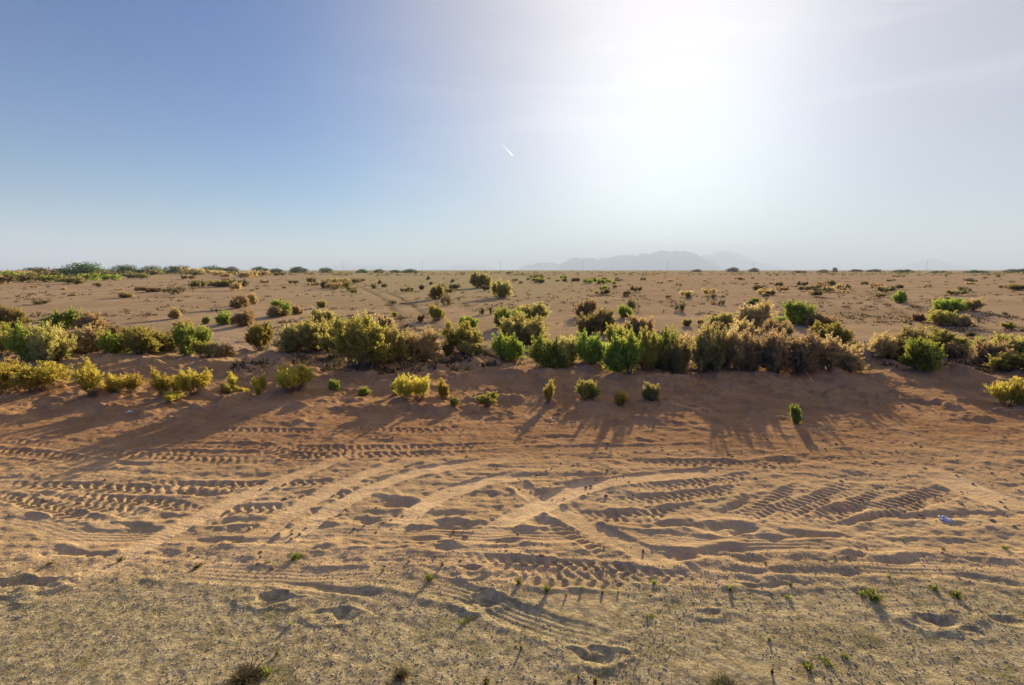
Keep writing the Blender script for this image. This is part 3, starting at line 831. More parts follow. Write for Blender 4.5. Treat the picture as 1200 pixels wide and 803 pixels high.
print('ground verts', len(V), 'rows', nr)


def zat(x, y):
    return float(relief(np.array([x]), np.array([y]))[0][0])


# ------------------------------------------------------------------ mountains
mm = plain_mat('mountain_rock', (0.17, 0.12, 0.10), (0.26, 0.19, 0.15), 0.002)


def mountain(name, pts, dist, depth, seed):
    pts = sorted(pts)
    px = np.array([p[0] for p in pts], float)
    hh = np.array([max(0.0, 316.5 - p[1]) for p in pts]) / 600.0 * dist * 1.01
    X = (px - 600) / 600.0 * dist * 1.01
    nx = 260; ny = 50
    xs = np.linspace(X[0], X[-1], nx); ys = np.linspace(-0.5, 1.0, ny)
    H = np.interp(xs, X, hh)
    gx, gy = np.meshgrid(xs, ys)
    prof = np.where(gy < 0, np.clip(1 + gy / 0.5, 0, 1) ** 1.3, np.clip(1 - gy, 0, 1) ** 1.3)
    nz = fbm(gx / dist * 42, gy * 3.0, 5, seed)
    rid = 1 - np.abs(fbm(gx / dist * 60, gy * 2.2, 4, seed + 5))
    z = H[None, :] * prof * (0.97 + 0.10 * nz * (np.abs(gy) > .001) + 0.10 * (rid - 0.6)) - 2.0
    V = np.stack([gx.ravel(), (dist + gy * depth).ravel(), z.ravel()], 1)
    idx = (np.arange(ny - 1)[:, None] * nx + np.arange(nx - 1)[None, :]).ravel()
    F = np.stack([idx, idx + 1, idx + 1 + nx, idx + nx], 1)
    return tag(link(name, mesh_np(name, V, F, 4, mm)), kind='structure')


mountain('mountain', [(606,316),(612,312),(624,309),(634,306),(645,307),(655,309),(663,306),(672,302),(686,301),(698,303),(712,301),(730,300),
                      (745,299),(757,298),(768,295),(778,293),(790,293),(803,295),(815,299),(830,305),(842,312),(850,316)], 15000, 2600, 11)
mountain('mountain', [(770,316),(785,304),(800,298),(812,297),(826,297),(838,295),(850,294),(862,298),(873,303),(885,307),(900,311),(915,316)], 21000, 3000, 23)
mountain('mountain', [(1030,316),(1050,312),(1062,309),(1070,305),(1078,303),(1086,304),(1094,308),(1102,307),(1110,310),(1122,313),(1135,316)], 19000, 2400, 37)
mountain('mountain', [(385,316),(395,312),(408,309),(420,312),(432,310),(442,312),(456,311),(470,313),(490,316)], 21000, 2400, 43)
mountain('mountain', [(-60,316),(0,307),(30,310),(60,311),(90,313),(120,316)], 24000, 2400, 51)
mountain('mountain', [(150,316),(180,311),(210,308),(235,311),(260,316)], 25000, 2400, 57)
mountain('mountain', [(500,316),(520,312),(545,311),(570,312),(590,316)], 24000, 2400, 61)
mountain('mountain', [(1140,316),(1165,313),(1180,312),(1200,314),(1215,316)], 23000, 2400, 67)


# ------------------------------------------------------------------ shrubs
def quads_leaves(P, D, ln, wd, rs, jitter=0.6):
    """diamond leaves at points P roughly along D"""
    n = len(P)
    D = D + rs.normal(0, jitter, (n, 3))
    D /= np.linalg.norm(D, axis=1, keepdims=True) + 1e-9
    A = rs.normal(0, 1, (n, 3))
    Wd = np.cross(D, A); Wd /= np.linalg.norm(Wd, axis=1, keepdims=True) + 1e-9
    l_ = (ln * rs.uniform(0.6, 1.35, n))[:, None]; w_ = (wd * rs.uniform(0.7, 1.3, n))[:, None]
    Nn = np.cross(D, Wd) * 0.15
    a = P; b = P + D * l_ * 0.45 + Wd * w_ + Nn * l_; c = P + D * l_; d = P + D * l_ * 0.45 - Wd * w_ + Nn * l_
    V = np.stack([a, b, c, d], 1).reshape(-1, 3)
    F = np.arange(4 * n).reshape(n, 4)
    return V, F


def tubes(segs, sides=3):
    """list of (points, radii) -> verts, quads"""
    VV = []; FF = []; base = 0
    for P, rad in segs:
        P = np.asarray(P); m = len(P)
        T_ = np.gradient(P, axis=0); T_ /= np.linalg.norm(T_, axis=1, keepdims=True) + 1e-9
        ref = np.array([0.31, 0.87, 0.21])
        A = np.cross(T_, ref); A /= np.linalg.norm(A, axis=1, keepdims=True) + 1e-9
        B = np.cross(T_, A)
        for k in range(sides):
            an = 2 * math.pi * k / sides
            VV.append(P + (A * math.cos(an) + B * math.sin(an)) * np.asarray(rad)[:, None])
        for i in range(m - 1):
            for k in range(sides):
                k2 = (k + 1) % sides
                FF.append((base + k * m + i, base + k2 * m + i, base + k2 * m + i + 1, base + k * m + i + 1))
        base += sides * m
    return np.concatenate(VV), np.array(FF)


def make_shrub_meshes(name, seed, W=1.5, H=1.1, stems=46, twigs=9, leaves=16, leaf=(0.045, 0.011), jit=0.7,
                      upright=0.0, lobes=5, mat='green', rough=0.22, rad=0.011):
    rs = np.random.default_rng(seed)
    # the crown is a handful of unequal lobes
    LB = []
    for i in range(lobes):
        a = rs.uniform(0, 2 * math.pi); r = rs.uniform(0.05, 0.40) * W
        LB.append((r * math.cos(a), r * math.sin(a), rs.uniform(0.28, 0.66) * H, rs.uniform(0.13, 0.26) * W, rs.uniform(0.22, 0.40) * H))
    segs = []; LP = []; LD = []; tip = []
    for i in range(stems):
        lx, ly, lz, lr, lh = LB[i % lobes]
        d = rs.normal(0, 1, 3); d /= np.linalg.norm(d)
        if upright: d[2] = abs(d[2]) * (1 + upright)
        q = rs.uniform(0.6, 1.08) * (1 + rs.normal(0, rough * 0.7))
        E = np.array([lx + d[0] * lr * q, ly + d[1] * lr * q, max(rs.uniform(0.06, 0.2) * H, lz + d[2] * lh * q)])
        B0 = np.array([rs.normal(0, 0.05) * W + 0.45 * lx + 0.1 * E[0], rs.normal(0, 0.05) * W + 0.45 * ly + 0.1 * E[1], -0.04])
        mid = B0 * 0.5 + E * 0.5 + np.array([E[0] * 0.12, E[1] * 0.12, -0.02 + 0.10 * H * rs.uniform(-0.5, 1)])
        tt = np.linspace(0, 1, 7)[:, None]
        C = (1 - tt) ** 2 * B0 + 2 * tt * (1 - tt) * mid + tt ** 2 * E
        C = C + rs.normal(0, 0.012, C.shape) * tt
        segs.append((C, np.linspace(rad, rad * 0.25, 7)))
        for j in range(twigs):
            s = rs.uniform(0.40, 1.0)
            f = s * 6; k0 = min(5, int(f)); p0 = C[k0] * (1 - (f - k0)) + C[k0 + 1] * (f - k0)
            dr = C[k0 + 1] - C[k0]; dr /= np.linalg.norm(dr) + 1e-9
            dd = dr * 0.6 + rs.normal(0, 0.55, 3) + np.array([0, 0, 0.25 + upright * 0.5])
            dd /= np.linalg.norm(dd)
            tl = rs.uniform(0.09, 0.22) * min(W, H * 1.3)
            p1 = p0 + dd * tl * 0.5 + rs.normal(0, 0.01, 3); p2 = p0 + dd * tl + np.array([0, 0, 0.02])
            p2[2] = max(p2[2], 0.05)
            if j < twigs * 0.7:
                segs.append((np.array([p0, p1, p2]), np.array([rad * 0.28, rad * 0.2, rad * 0.1])))
            nl = max(2, int(leaves * rs.uniform(0.5, 1.4)))
            ts = rs.uniform(0.1, 1.0, nl)[:, None]
            pts = p0 + (p2 - p0) * ts + rs.normal(0, 0.018 * W / 1.5, (nl, 3))
            pts[:, 2] = np.maximum(pts[:, 2], 0.02)
            LP.append(pts); LD.append(np.repeat(dd[None], nl, 0) + np.array([0, 0, 0.2 + upright]))
            tv = np.clip(rs.uniform(-0.3, 0.6) + ts[:, 0] * 0.5, 0, 1)
            tip.append(tv)
    P = np.concatenate(LP); D = np.concatenate(LD); tip = np.concatenate(tip)
    V, F = quads_leaves(P, D, leaf[0], leaf[1], rs, jit)
    fol = mesh_np(name + '_foliage', V, F, 4, M[mat], smooth=False)
    a = fol.attributes.new('tip', 'FLOAT', 'POINT')
    a.data.foreach_set('value', np.repeat(tip, 4).astype(np.float32))
    SV, SF = tubes(segs)
    stm = mesh_np(name + '_stems', SV, SF, 4, M['bark'])
    # true extents
    hw = np.percentile(np.abs(V[:, :2]), 97)
    return fol, stm, 2 * hw, np.percentile(V[:, 2], 99)


VAR = {}
for kd, kw in dict(
    gold=dict(W=1.0, H=0.75, stems=80, twigs=9, leaves=22, leaf=(0.06, 0.007), jit=0.35, upright=0.9, lobes=4, rough=0.15, rad=0.006),
    green=dict(W=1.5, H=1.15, stems=78, twigs=13, leaves=38, leaf=(0.048, 0.018), jit=0.8, lobes=8),
    lime=dict(W=1.5, H=1.15, stems=80, twigs=13, leaves=40, leaf=(0.05, 0.016), jit=0.6, upright=0.3, lobes=8),
    olive=dict(W=1.5, H=1.1, stems=84, twigs=14, leaves=44, leaf=(0.042, 0.015), jit=0.7, upright=0.0, lobes=8, rough=0.3),
    brown=dict(W=1.5, H=1.1, stems=84, twigs=14, leaves=44, leaf=(0.042, 0.015), jit=0.7, upright=0.0, lobes=8, rough=0.35),
    dark=dict(W=1.2, H=0.8, stems=26, twigs=6, leaves=12, leaf=(0.07, 0.018), jit=0.8, lobes=4),
).items():
    VAR[kd] = [make_shrub_meshes(kd, 100 + 13 * j + len(kd) * 7, mat=kd, **kw) for j in range(4)]
# sparser meshes for the far ones
FARV = {kd: [make_shrub_meshes('far_' + kd, 300 + 7 * j, W=1.4, H=0.9, stems=22, twigs=5, leaves=11, leaf=(0.14, 0.035), jit=0.9, lobes=4, mat=('far_olive' if kd == 'olive' else kd), rad=0.02) for j in range(3)]
        for kd in ('olive', 'brown', 'dark', 'green')}

NAMES = dict(gold='golden_shrub', green='leafy_shrub', lime='leafy_shrub', olive='olive_shrub', brown='dry_shrub', dark='dark_shrub')
GROUPS = dict(gold='golden shrubs along the edge of the cleared soil', green='green shrubs of the desert plain', lime='green shrubs of the desert plain',
              olive='olive shrubs of the desert plain', brown='dry brown shrubs of the desert plain', dark='small dark bushes on the plain')


def put_shrub(x, y, wm, hm, kd, label, group, var, far=False, dy=0.85):
    fol, stm, w0, h0 = var
    root = bpy.data.objects.new(NAMES[kd], None)
    COL.objects.link(root)
    root.empty_display_size = 0.2
    root.location = (x, y, zat(x, y) - 0.01)
    a = random.uniform(0, 2 * math.pi)
    s = wm / w0
    root.rotation_euler = (0, 0, a)
    root.scale = (s, s, hm / h0)
    tag(root, label, 'shrub', group)
    link('foliage', fol, root)
    if not far:
        link('stems', stm, root)
    return root


for i, (x, y, wm, hm, kd, lb) in enumerate(SP):
    put_shrub(x, y, wm, hm, kd, lb, GROUPS[kd], random.choice(VAR[kd]))


# trees and tall bushes on the horizon, standing about two hundred metres away
def make_tree_meshes(name, seed, mat):
    rs = np.random.default_rng(seed)
    W, H = 8.0, 5.0
    segs = []; LP = []; LD = []
    segs.append((np.array([[0, 0, -0.2], [0.1, 0, 0.8], [0.15, 0.1, 1.6]]), np.array([0.3, 0.25, 0.2])))
    for i in range(110):
        a = rs.uniform(0, 2 * math.pi); r = W * 0.5 * math.sqrt(rs.uniform(0, 1)) * 0.9
        top = H * (1 - 0.6 * (r / (W * 0.5)) ** 2) * rs.uniform(0.85, 1.05)
        z = rs.uniform(0.06, 1.0) * top
        E = np.array([r * math.cos(a), r * math.sin(a), z])
        if i < 16:
            segs.append((np.array([[0.1, 0.05, 1.0], E * 0.5 + np.array([0, 0, 0.7]), E]), np.array([0.12, 0.08, 0.03])))
        n = 42
        pts = E + rs.normal(0, 1, (n, 3)) * np.array([0.55, 0.55, 0.35])
        pts[:, 2] = np.maximum(pts[:, 2], 0.1)
        LP.append(pts); LD.append(rs.normal(0, 1, (n, 3)))
    P = np.concatenate(LP); D = np.concatenate(LD)
    V, F = quads_leaves(P, D, 0.34, 0.12, rs, 0.5)
    fol = mesh_np(name + '_crown', V, F, 4, M[mat], smooth=False)
    SV, SF = tubes(segs, 5)
    return fol, mesh_np(name + '_trunk', SV, SF, 4, M['bark']), W, H


TV = {'green': [make_tree_meshes('tree', 500 + j, 'tree') for j in range(3)], 'dark': [make_tree_meshes('darktree', 520 + j, 'dark') for j in range(2)]}
# (x, base y, width, height, kind, label)
TREES = [
 (98,323,46,16,'green','tallest rounded green tree on the left horizon'),
 (40,321,26,8,'green','low green tree at the far left of the horizon line'),
 (72,321,24,7,'dark','dull low tree just left of the tallest rounded tree'),
 (146,322,34,12,'green','green tree right of the tallest one on the left horizon'),
 (177,322,28,11,'green','paler green tree, third large one from the left on the horizon'),
 (208,321,38,10,'green','broad flat bright green tree on the left horizon'),
 (250,320,26,9,'green','green tree, right of the broad flat one'),
 (271,320,18,8,'dark','darker small tree between two green ones on the left horizon'),
 (305,320,20,8,'green','round small tree above the lone plain bush, left horizon'),
 (324,320,14,6,'green','small tree right next to the round small one, left horizon'),
 (350,320,20,8,'green','tree standing left of the first utility pole, larger of two'),
 (382,320,16,7,'green','tree just left of the first utility pole'),
 (424,320,14,5,'green','low tree right of the first utility pole'),
 (444,320,14,5,'dark','dark low tree between the first two utility poles'),
 (463,320,12,4,'green','small green tree close to the second utility pole'),
 (480,320,20,5,'green','low wide green tree under the second utility pole'),
 (597,321,9,4,'dark','dark bush tree right of the third utility pole'),
 (816,319,12,5,'dark','small rounded tree under the right flank of the mountain'),
 (858,319,15,8,'dark','dark domed tree, left one of a pair right of the mountain'),
 (883,319,12,7,'dark','dark domed tree, right one of a pair right of the mountain'),
 (936,320,16,4,'dark','flat tree right of the domed pair'),
 (964,320,13,6,'dark','small tree left of the tall thin one on the right horizon'),
 (978,319,6,8,'dark','tall thin tree sticking up on the right horizon'),
 (1003,319,14,5,'dark','flat dark tree left of the distant right hill'),
 (1024,319,16,5,'dark','flat wide tree left of the distant right hill, nearer to it'),
 (1058,320,20,6,'green','wide green tree below the distant right hill'),
 (1100,320,16,4,'green','low green tree right below the small hill shoulder'),
 (1143,320,24,5,'green','long low green tree left of the right edge'),
 (1191,320,24,7,'green','rounded green tree at the right edge of the horizon'),
]
for (px, py, wpx, hpx, kd, lb) in TREES:
    x, y, t = G(px, py)
    fol, stm, w0, h0 = random.choice(TV[kd])
    root = bpy.data.objects.new('desert_tree', None)
    COL.objects.link(root)
    root.location = (x, y, -0.05)
    s = wpx / 600.0 * t / w0
    root.scale = (s, s, hpx / 600.0 * t / h0 * (0.75 if px > 500 else 1.0))
    root.rotation_euler = (0, 0, random.uniform(-0.3, 0.3))
    tag(root, lb, 'tree', 'trees on the horizon')
    link('crown', fol, root)
    link('trunk', stm, root)

# scattered small bushes of the plain : (x0, x1, y0, y1, count, size px (w,h), kinds, label, group)
ZONES = [
 (-30,130,321,334,40,(16,7),('olive','olive','brown','green'),'low scrub bush in the olive belt along the left edge, before the horizon trees','scrub belt at the left edge'),
 (120,330,320,328,28,(16,6),('olive','brown','olive'),'low scrub bush along the foot of the horizon trees on the left','scrub below the left horizon trees'),
 (0,230,336,350,10,(8,4),('brown','dark'),'tiny brown tuft scattered on the bare reddish plain on the left','tufts of the bare left plain'),
 (225,420,331,342,22,(12,6),('olive','brown','dark'),'small scrub bush in the broken strips across the left middle plain','scrub strips on the left middle plain'),
 (360,410,331,343,9,(8,6),('dark','olive'),'small dark bush in the loose knot left of the faint wheel tracks','dark knot left of the tracks'),
 (410,590,326,346,22,(7,5),('dark','olive'),'tiny dark bush on the plain between the tracks and the centre','tiny bushes of the centre plain'),
 (600,725,326,334,26,(8,5),('dark','olive','green'),'tiny dark bush in the dense far rows below the mountain','far rows below the mountain'),
 (700,900,324,350,26,(7,4),('dark','brown'),'tiny dark bush scattered over the plain below the mountain flank','scattered bushes below the mountain flank'),
 (880,1010,333,349,24,(10,5),('dark','brown'),'tiny reddish dark bush in the rows at the middle of the right plain','reddish rows on the right plain'),
 (1010,1200,324,350,20,(9,4),('brown','dark','olive'),'tiny bush scattered over the far right plain','scattered bushes of the far right plain'),
 (640,860,352,378,7,(6,4),('brown','olive'),'very small dry tuft on the open plain behind the green hedge','dry tufts behind the hedge'),
 (980,1200,352,405,12,(8,4),('brown','dark'),'very small dry tuft on the open right plain nearer by','dry tufts on the near right plain'),
]
ct = 0
for (x0, x1, y0, y1, n, sz, kds, lb, gp) in ZONES:
    for i in range(n):
        px = random.uniform(x0, x1); py = random.uniform(y0, y1)
        x, y, t = G(px, py)
        f = random.uniform(0.6, 1.45)
        kd = random.choice(kds)
        f2 = max(0.5, (py - 312) / ((y0 + y1) / 2 - 312))
        f *= min(1.5, f2)
        put_shrub(x, y, sz[0] * f / 600 * t, sz[1] * f * random.uniform(.8, 1.2) / 600 * t, kd, lb, gp, random.choice(FARV[kd]), far=True)
        ct += 1
print('zone shrubs', ct, 'listed', len(SP))

# far scrub that reads as one mass along the horizon
LPs = []; Ds = []
rs = np.random.default_rng(77)
for i in range(1500):
    py = 317.6 + 6.0 * rs.random() ** 1.6
    px = rs.uniform(-150, 1350)
    x, y, t = G(px, py)
    r = rs.uniform(0.5, 1.6); hgt = rs.uniform(0.5, 1.5)
    n = 14
    p = np.array([x, y, 0]) + rs.normal(0, 1, (n, 3)) * np.array([r, r, 0]) * 0.6
    p[:, 2] = rs.random(n) * hgt
    LPs.append(p); Ds.append(rs.normal(0, 1, (n, 3)))
V, F = quads_leaves(np.concatenate(LPs), np.concatenate(Ds), 0.8, 0.3, rs)
V[:, 2] = np.maximum(V[:, 2], 0.0)
dsm = mesh_np('distant_scrub', V, F, 4, M['dark'], smooth=False)
tag(link('distant_scrub', dsm), 'hazy dark line of countless far bushes below the horizon', 'scrub', kind='stuff')

# sparse dry tufts and twigs all over the plain
rs = np.random.default_rng(78)
n = 5200
py_ = 326 + 112 * rs.random(n) ** 1.1
px_ = rs.uniform(-80, 1280, n)
xy = np.array([G(a, b)[:2] for a, b in zip(px_, py_)])
kk = fbm(xy[:, 0] * 0.13, xy[:, 1] * 0.13, 3, 88) + 0.5 * rs.random(n) > 0.15
xy = xy[kk]; n = len(xy)
zz = relief(xy[:, 0], xy[:, 1])[0]
sz = rs.uniform(0.05, 0.16, n) * (1 + 0.012 * xy[:, 1])
nl = 9
Pq = np.repeat(np.stack([xy[:, 0], xy[:, 1], zz], 1), nl, 0) + rs.normal(0, 1, (n * nl, 3)) * np.array([1, 1, 0]) * np.repeat(sz, nl)[:, None] * 0.6
Dq = np.stack([rs.normal(0, .8, n * nl), rs.normal(0, .8, n * nl), np.abs(rs.normal(.6, .4, n * nl))], 1)
V, F = quads_leaves(Pq, Dq, np.repeat(sz, nl), np.repeat(sz, nl) * 0.16, rs, 0.2)
tag(link('dry_tufts', mesh_np('dry_tufts', V, F, 4, M['straw_dark'], smooth=False)), 'sparse dry tufts and twigs strewn over the plain', 'tufts', kind='stuff')

# ------------------------------------------------------------------ utility poles
pm = plain_mat('pole_wood', (0.10, 0.08, 0.06), (0.16, 0.13, 0.10), 4)


def cyl(p0, p1, r0, r1, n=10):
    return tubes([(np.array([p0, (np.array(p0) + np.array(p1)) / 2, p1]), np.array([r0, (r0 + r1) / 2, r1]))], n)


v, f = cyl((0, 0, -0.3), (0, 0, 13.0), 0.11, 0.08); post_me = mesh_np('post', v, f, 4, pm)
v, f = cyl((-1.3, 0, 12.2), (1.3, 0, 12.2), 0.06, 0.06, 6); arm_me = mesh_np('crossarm', v, f, 4, pm)
PL = ['first utility pole from the left, beside low horizon trees', 'second utility pole, above the end of the tree line', 'utility pole just left of the centre of the horizon',
      'utility pole in front of the left shoulder of the mountain', 'utility pole in front of the mountain summit', 'utility pole right of the mountain, behind the domed tree',
      'utility pole in front of the distant hill on the right']
for px, lb in zip((404, 496, 587, 682, 780, 880, 1081), PL):
    d = 620.0
    root = bpy.data.objects.new('utility_pole', None)
    COL.objects.link(root)
    root.location = ((px - 600) / 600.0 * d * 1.0, d, 0)
    tag(root, lb, 'utility pole', 'utility poles on the horizon')
    link('post', post_me, root); link('crossarm', arm_me, root)

# ------------------------------------------------------------------ foreground weeds
def make_weed(name, seed, mat, n=26, ln=0.09, spread=0.9, wd=0.010, tuft=3):
    rs = np.random.default_rng(seed)
    VV = []; FF = []; base = 0
    for t_ in range(tuft):
        ox, oy = rs.normal(0, 0.02, 2) if t_ else (0, 0)
        for i in range(n):
            a = rs.uniform(0, 2 * math.pi); el = rs.uniform(0.25, 1.35)
            l = ln * rs.uniform(0.5, 1.2)
            d = np.array([math.cos(a) * math.cos(el) * spread, math.sin(a) * math.cos(el) * spread, math.sin(el)])
            p0 = np.array([ox, oy, -0.005]); p1 = p0 + d * l * 0.6; p2 = p0 + d * l + np.array([0, 0, -0.15 * l])
            s = np.array([-math.sin(a), math.cos(a), 0]) * wd * rs.uniform(0.6, 1.3)
            VV += [p0 - s * .3, p0 + s * .3, p1 + s, p1 - s, p2 + s * .2, p2 - s * .2]
            FF += [(base, base + 1, base + 2, base + 3), (base + 3, base + 2, base + 4, base + 5)]
            base += 6
    me = mesh_np(name, np.array(VV), np.array(FF), 4, M[mat], smooth=False)
    a = me.attributes.new('tip', 'FLOAT', 'POINT')
    a.data.foreach_set('value', rs.random(len(VV)).astype(np.float32))
    return me


WV = {'g': [make_weed('weed', 900 + j, 'weed', n=30, wd=0.006) for j in range(3)],
      'v': [make_weed('weed', 910 + j, 'weed', n=16, wd=0.005, ln=0.07) for j in range(3)],
      'd': [make_weed('dry_weed', 920 + j, 'dark', n=20, wd=0.007, spread=0.7) for j in range(3)]}
WV['c'] = [make_weed('dry_clump', 940 + j, 'straw_dark', n=90, wd=0.0022, spread=1.1, tuft=4) for j in range(2)]
WEEDS = [
 (345,655,16,14,'g','bright yellow green weed alone on the pale soil, left of centre'),
 (314,659,8,8,'v','tiny weed just left of the bright yellow green one'),
 (502,680,15,18,'g','green weed with a dark base, on the ribbed lane left of centre'),
 (449,670,8,9,'v','small dark green weed left of the one with a dark base'),
 (519,664,8,10,'d','dry small weed beside the rut left of centre'),
 (607,686,10,14,'g','upright bright green weed in the middle of the foreground'),
 (641,693,15,12,'g','round bright green weed right of the upright one'),
 (681,692,12,12,'v','dull green weed, first right of the round bright one'),
 (663,698,6,10,'d','thin dry weed between the round bright and the dull green weed'),
 (706,696,9,8,'d','low dry weed near the lug prints, right of centre'),
 (724,694,7,8,'v','tiny green weed right of the low dry one near the lug prints'),
 (766,682,10,12,'g','small green weed at the end of the lug prints'),
 (762,724,13,12,'v','faint green weed on the edge of the gravel, right of centre'),
 (546,728,22,10,'v','flat green weed patch on the ribbed lane in the centre'),
 (610,760,7,14,'d','dark dry sprig in the gravel, lower centre'),
 (470,793,20,17,'c','large dark dry weed at the bottom of the view, left of centre'),
 (455,803,14,16,'d','smaller dark dry weed left of the large one at the bottom'),
 (570,800,17,16,'d','dark dry weed at the bottom edge near the centre'),
 (668,799,8,9,'d','left one of three dark sprigs at the bottom, right of centre'),
 (678,794,8,10,'d','middle one of three dark sprigs at the bottom, right of centre'),
 (698,799,14,14,'d','right and largest one of three dark sprigs at the bottom, right of centre'),
 (856,692,10,11,'g','small green weed left of the shallow scar on the right'),
 (924,699,13,14,'v','green weed below the shallow scar on the right'),
 (927,685,9,7,'d','dry weed above the green one, below the ruts on the right'),
 (1026,700,26,20,'g','largest bright green weed of the foreground, on the right'),
 (1012,694,18,10,'v','low dull weed touching the left side of the largest bright green one'),
 (1057,632,9,8,'v','tiny green weed between two ruts on the right'),
 (1096,690,15,8,'g','flat green weed, left one of two near the right edge'),
 (1122,698,19,14,'g','spiky green weed, right one of two near the right edge'),
 (1105,643,8,6,'d','dry tuft near the blue grey scrap'),
 (897,660,7,8,'d','dry sprig at the bank of the long rut, right'),
 (902,750,8,9,'d','dark sprig in the gravel, lower right'),
 (905,790,9,18,'d','tall dark sprig in the gravel near the bottom, lower right'),
 (1041,675,11,8,'v','small weed between the long ruts and the largest green weed'),
 (1180,642,15,11,'v','dull green weed near the right edge beside the long rut'),
 (968,772,30,9,'v','spreading low weed between two small ones in the gravel, lower right'),
 (948,780,18,10,'g','yellowish weed at the left end of the spreading low one'),
 (988,768,18,9,'v','small weed at the right end of the spreading low one'),
 (340,733,10,12,'v','dark green weed at the end of the small scars, left'),
 (325,768,9,14,'d','dark sprig in the gravel, lower left'),
 (285,800,44,20,'c','wide clump of dry dark weed at the bottom on the left'),
 (310,790,24,26,'v','greenish weed growing out of the wide dry clump at the bottom left'),
 (850,806,34,11,'c','low dry dark clump cut by the bottom edge on the right'),
 (230,665,18,8,'d','flattened dry tuft on the pale lane, left'),
 (142,655,12,10,'d','dry straw tuft on the pale lane near the left'),
 (60,662,10,7,'d','small dry tuft above the long dark pit at the left edge'),
]
for (px, py, wpx, hpx, kd, lb) in WEEDS:
    x, y, t = G(px, py)
    me = random.choice(WV[kd])
    o = link('weed' if kd not in 'dc' else 'dry_weed', me)
    o.location = (x, y, zat(x, y))
    o.rotation_euler = (0, 0, random.uniform(0, 6.28))
    wm = wpx / 600 * t; hm = hpx / 600 * t
    o.scale = (wm / 0.16, wm / 0.16, max(hm, 0.04) / 0.10 * 0.8)
    tag(o, lb, 'weed', 'weeds on the cleared soil')


# ------------------------------------------------------------------ loose stones, clods and dry grass (uncountable)
def stones(name, n, sampler, smin, smax, mat, seed):
    rs = np.random.default_rng(seed)
    base = np.array([[1, 0, 0], [-1, 0, 0], [0, 1, 0], [0, -1, 0], [0, 0, 1], [0, 0, -1]], float)
    tri = np.array([[0, 2, 4], [2, 1, 4], [1, 3, 4], [3, 0, 4], [2, 0, 5], [1, 2, 5], [3, 1, 5], [0, 3, 5]])
    # subdivide once for rounder stones
    vs = list(map(tuple, base)); cache = {}; t2 = []
    def mid(a, b):
        k = (min(a, b), max(a, b))
        if k not in cache:
            m_ = (np.array(vs[a]) + np.array(vs[b])) / 2; m_ /= np.linalg.norm(m_)
            vs.append(tuple(m_)); cache[k] = len(vs) - 1
        return cache[k]
    for a, b, c in tri:
        ab, bc, ca = mid(a, b), mid(b, c), mid(c, a)
        t2 += [(a, ab, ca), (ab, b, bc), (ca, bc, c), (ab, bc, ca)]
    base = np.array(vs); tri = np.array(t2)
    X, Y = sampler(rs, n)
    Z = relief(X, Y)[0]
    sz = smin * (smax / smin) ** (rs.random(n) ** 2.2)
    an = rs.uniform(0, 6.28, n)
    sc = sz[:, None] * rs.uniform(0.6, 1.3, (n, 3)) * np.array([1, 1, 0.65])
    V = base[None] * (1 + rs.normal(0, 0.16, (n, len(base), 1))) * sc[:, None, :]
    ca, sa = np.cos(an)[:, None], np.sin(an)[:, None]
    Vx = V[:, :, 0] * ca - V[:, :, 1] * sa; Vy = V[:, :, 0] * sa + V[:, :, 1] * ca
    V = np.stack([Vx + X[:, None], Vy + Y[:, None], V[:, :, 2] + (Z + sz * 0.2)[:, None]], 2)
    F = (tri[None] + (np.arange(n) * len(base))[:, None, None]).reshape(-1, 3)
    return link(name, mesh_np(name, V.reshape(-1, 3), F, 3, mat, smooth=False))


sm_ = plain_mat('pebble_stone', (0.24, 0.20, 0.14), (0.52, 0.42, 0.28), 55)
cm_ = plain_mat('clod_soil', (0.25, 0.15, 0.08), (0.38, 0.24, 0.13), 12)


def samp_gravel(rs, n):
    y = 1.7 + 2.6 * rs.random(n) ** 0.9
    x = rs.uniform(-1.25, 1.25, n) * (y + 1.2)
    k = vnoise(x * 1.3, y * 1.3, 7) > -0.45
    return x[k][:n], y[k][:n]


def samp_wrap(f):
    def g(rs, n):
        x, y = f(rs, int(n * 1.9))
        return x[:n], y[:n]
    return g


def samp_clods(rs, n):
    y = 4.0 + 9.5 * rs.random(n)
    x = rs.uniform(-1.2, 1.2, n) * (y + 1.0)
    k = vnoise(x * 0.9, y * 1.6, 17) > 0.0
    return x[k], y[k]


tag(stones('gravel', 34000, samp_wrap(samp_gravel), 0.002, 0.0085, sm_, 31), 'loose brown and grey pebbles of the road shoulder', 'gravel', kind='stuff')
tag(stones('soil_clods', 3600, samp_wrap(samp_clods), 0.004, 0.026, cm_, 33), 'crumbled clods of reddish soil over the churned ground', 'clods', kind='stuff')

# short dry grass stubble in the shoulder
rs = np.random.default_rng(99)
n = 14000
y = 1.9 + 2.3 * rs.random(n); x = rs.uniform(-1.2, 1.2, n) * (y + 1.2)
k = vnoise(x * 1.7, y * 1.7, 27) + 0.35 * vnoise(x * 6, y * 6, 28) > 0.12
x = x[k]; y = y[k]; z = relief(x, y)[0]; n = len(x)
P = np.stack([x, y, z - 0.003], 1); D = np.stack([rs.normal(0, .7, n), rs.normal(0, .7, n), np.abs(rs.normal(0.6, .3, n))], 1)
V, F = quads_leaves(P, D, 0.035, 0.0022, rs, 0.2)
V[:, 2] = np.maximum(V[:, 2], np.repeat(z, 4) - 0.003)
M['straw'] = foliage_mat('straw', (0.24, 0.19, 0.08), (0.16, 0.15, 0.05), (0.34, 0.27, 0.12), 0.3)
tag(link('grass_stubble', mesh_np('grass_stubble', V, F, 4, M['straw'], smooth=False)), 'sparse short straw and weed stubble between the pebbles of the shoulder', 'stubble', kind='stuff')

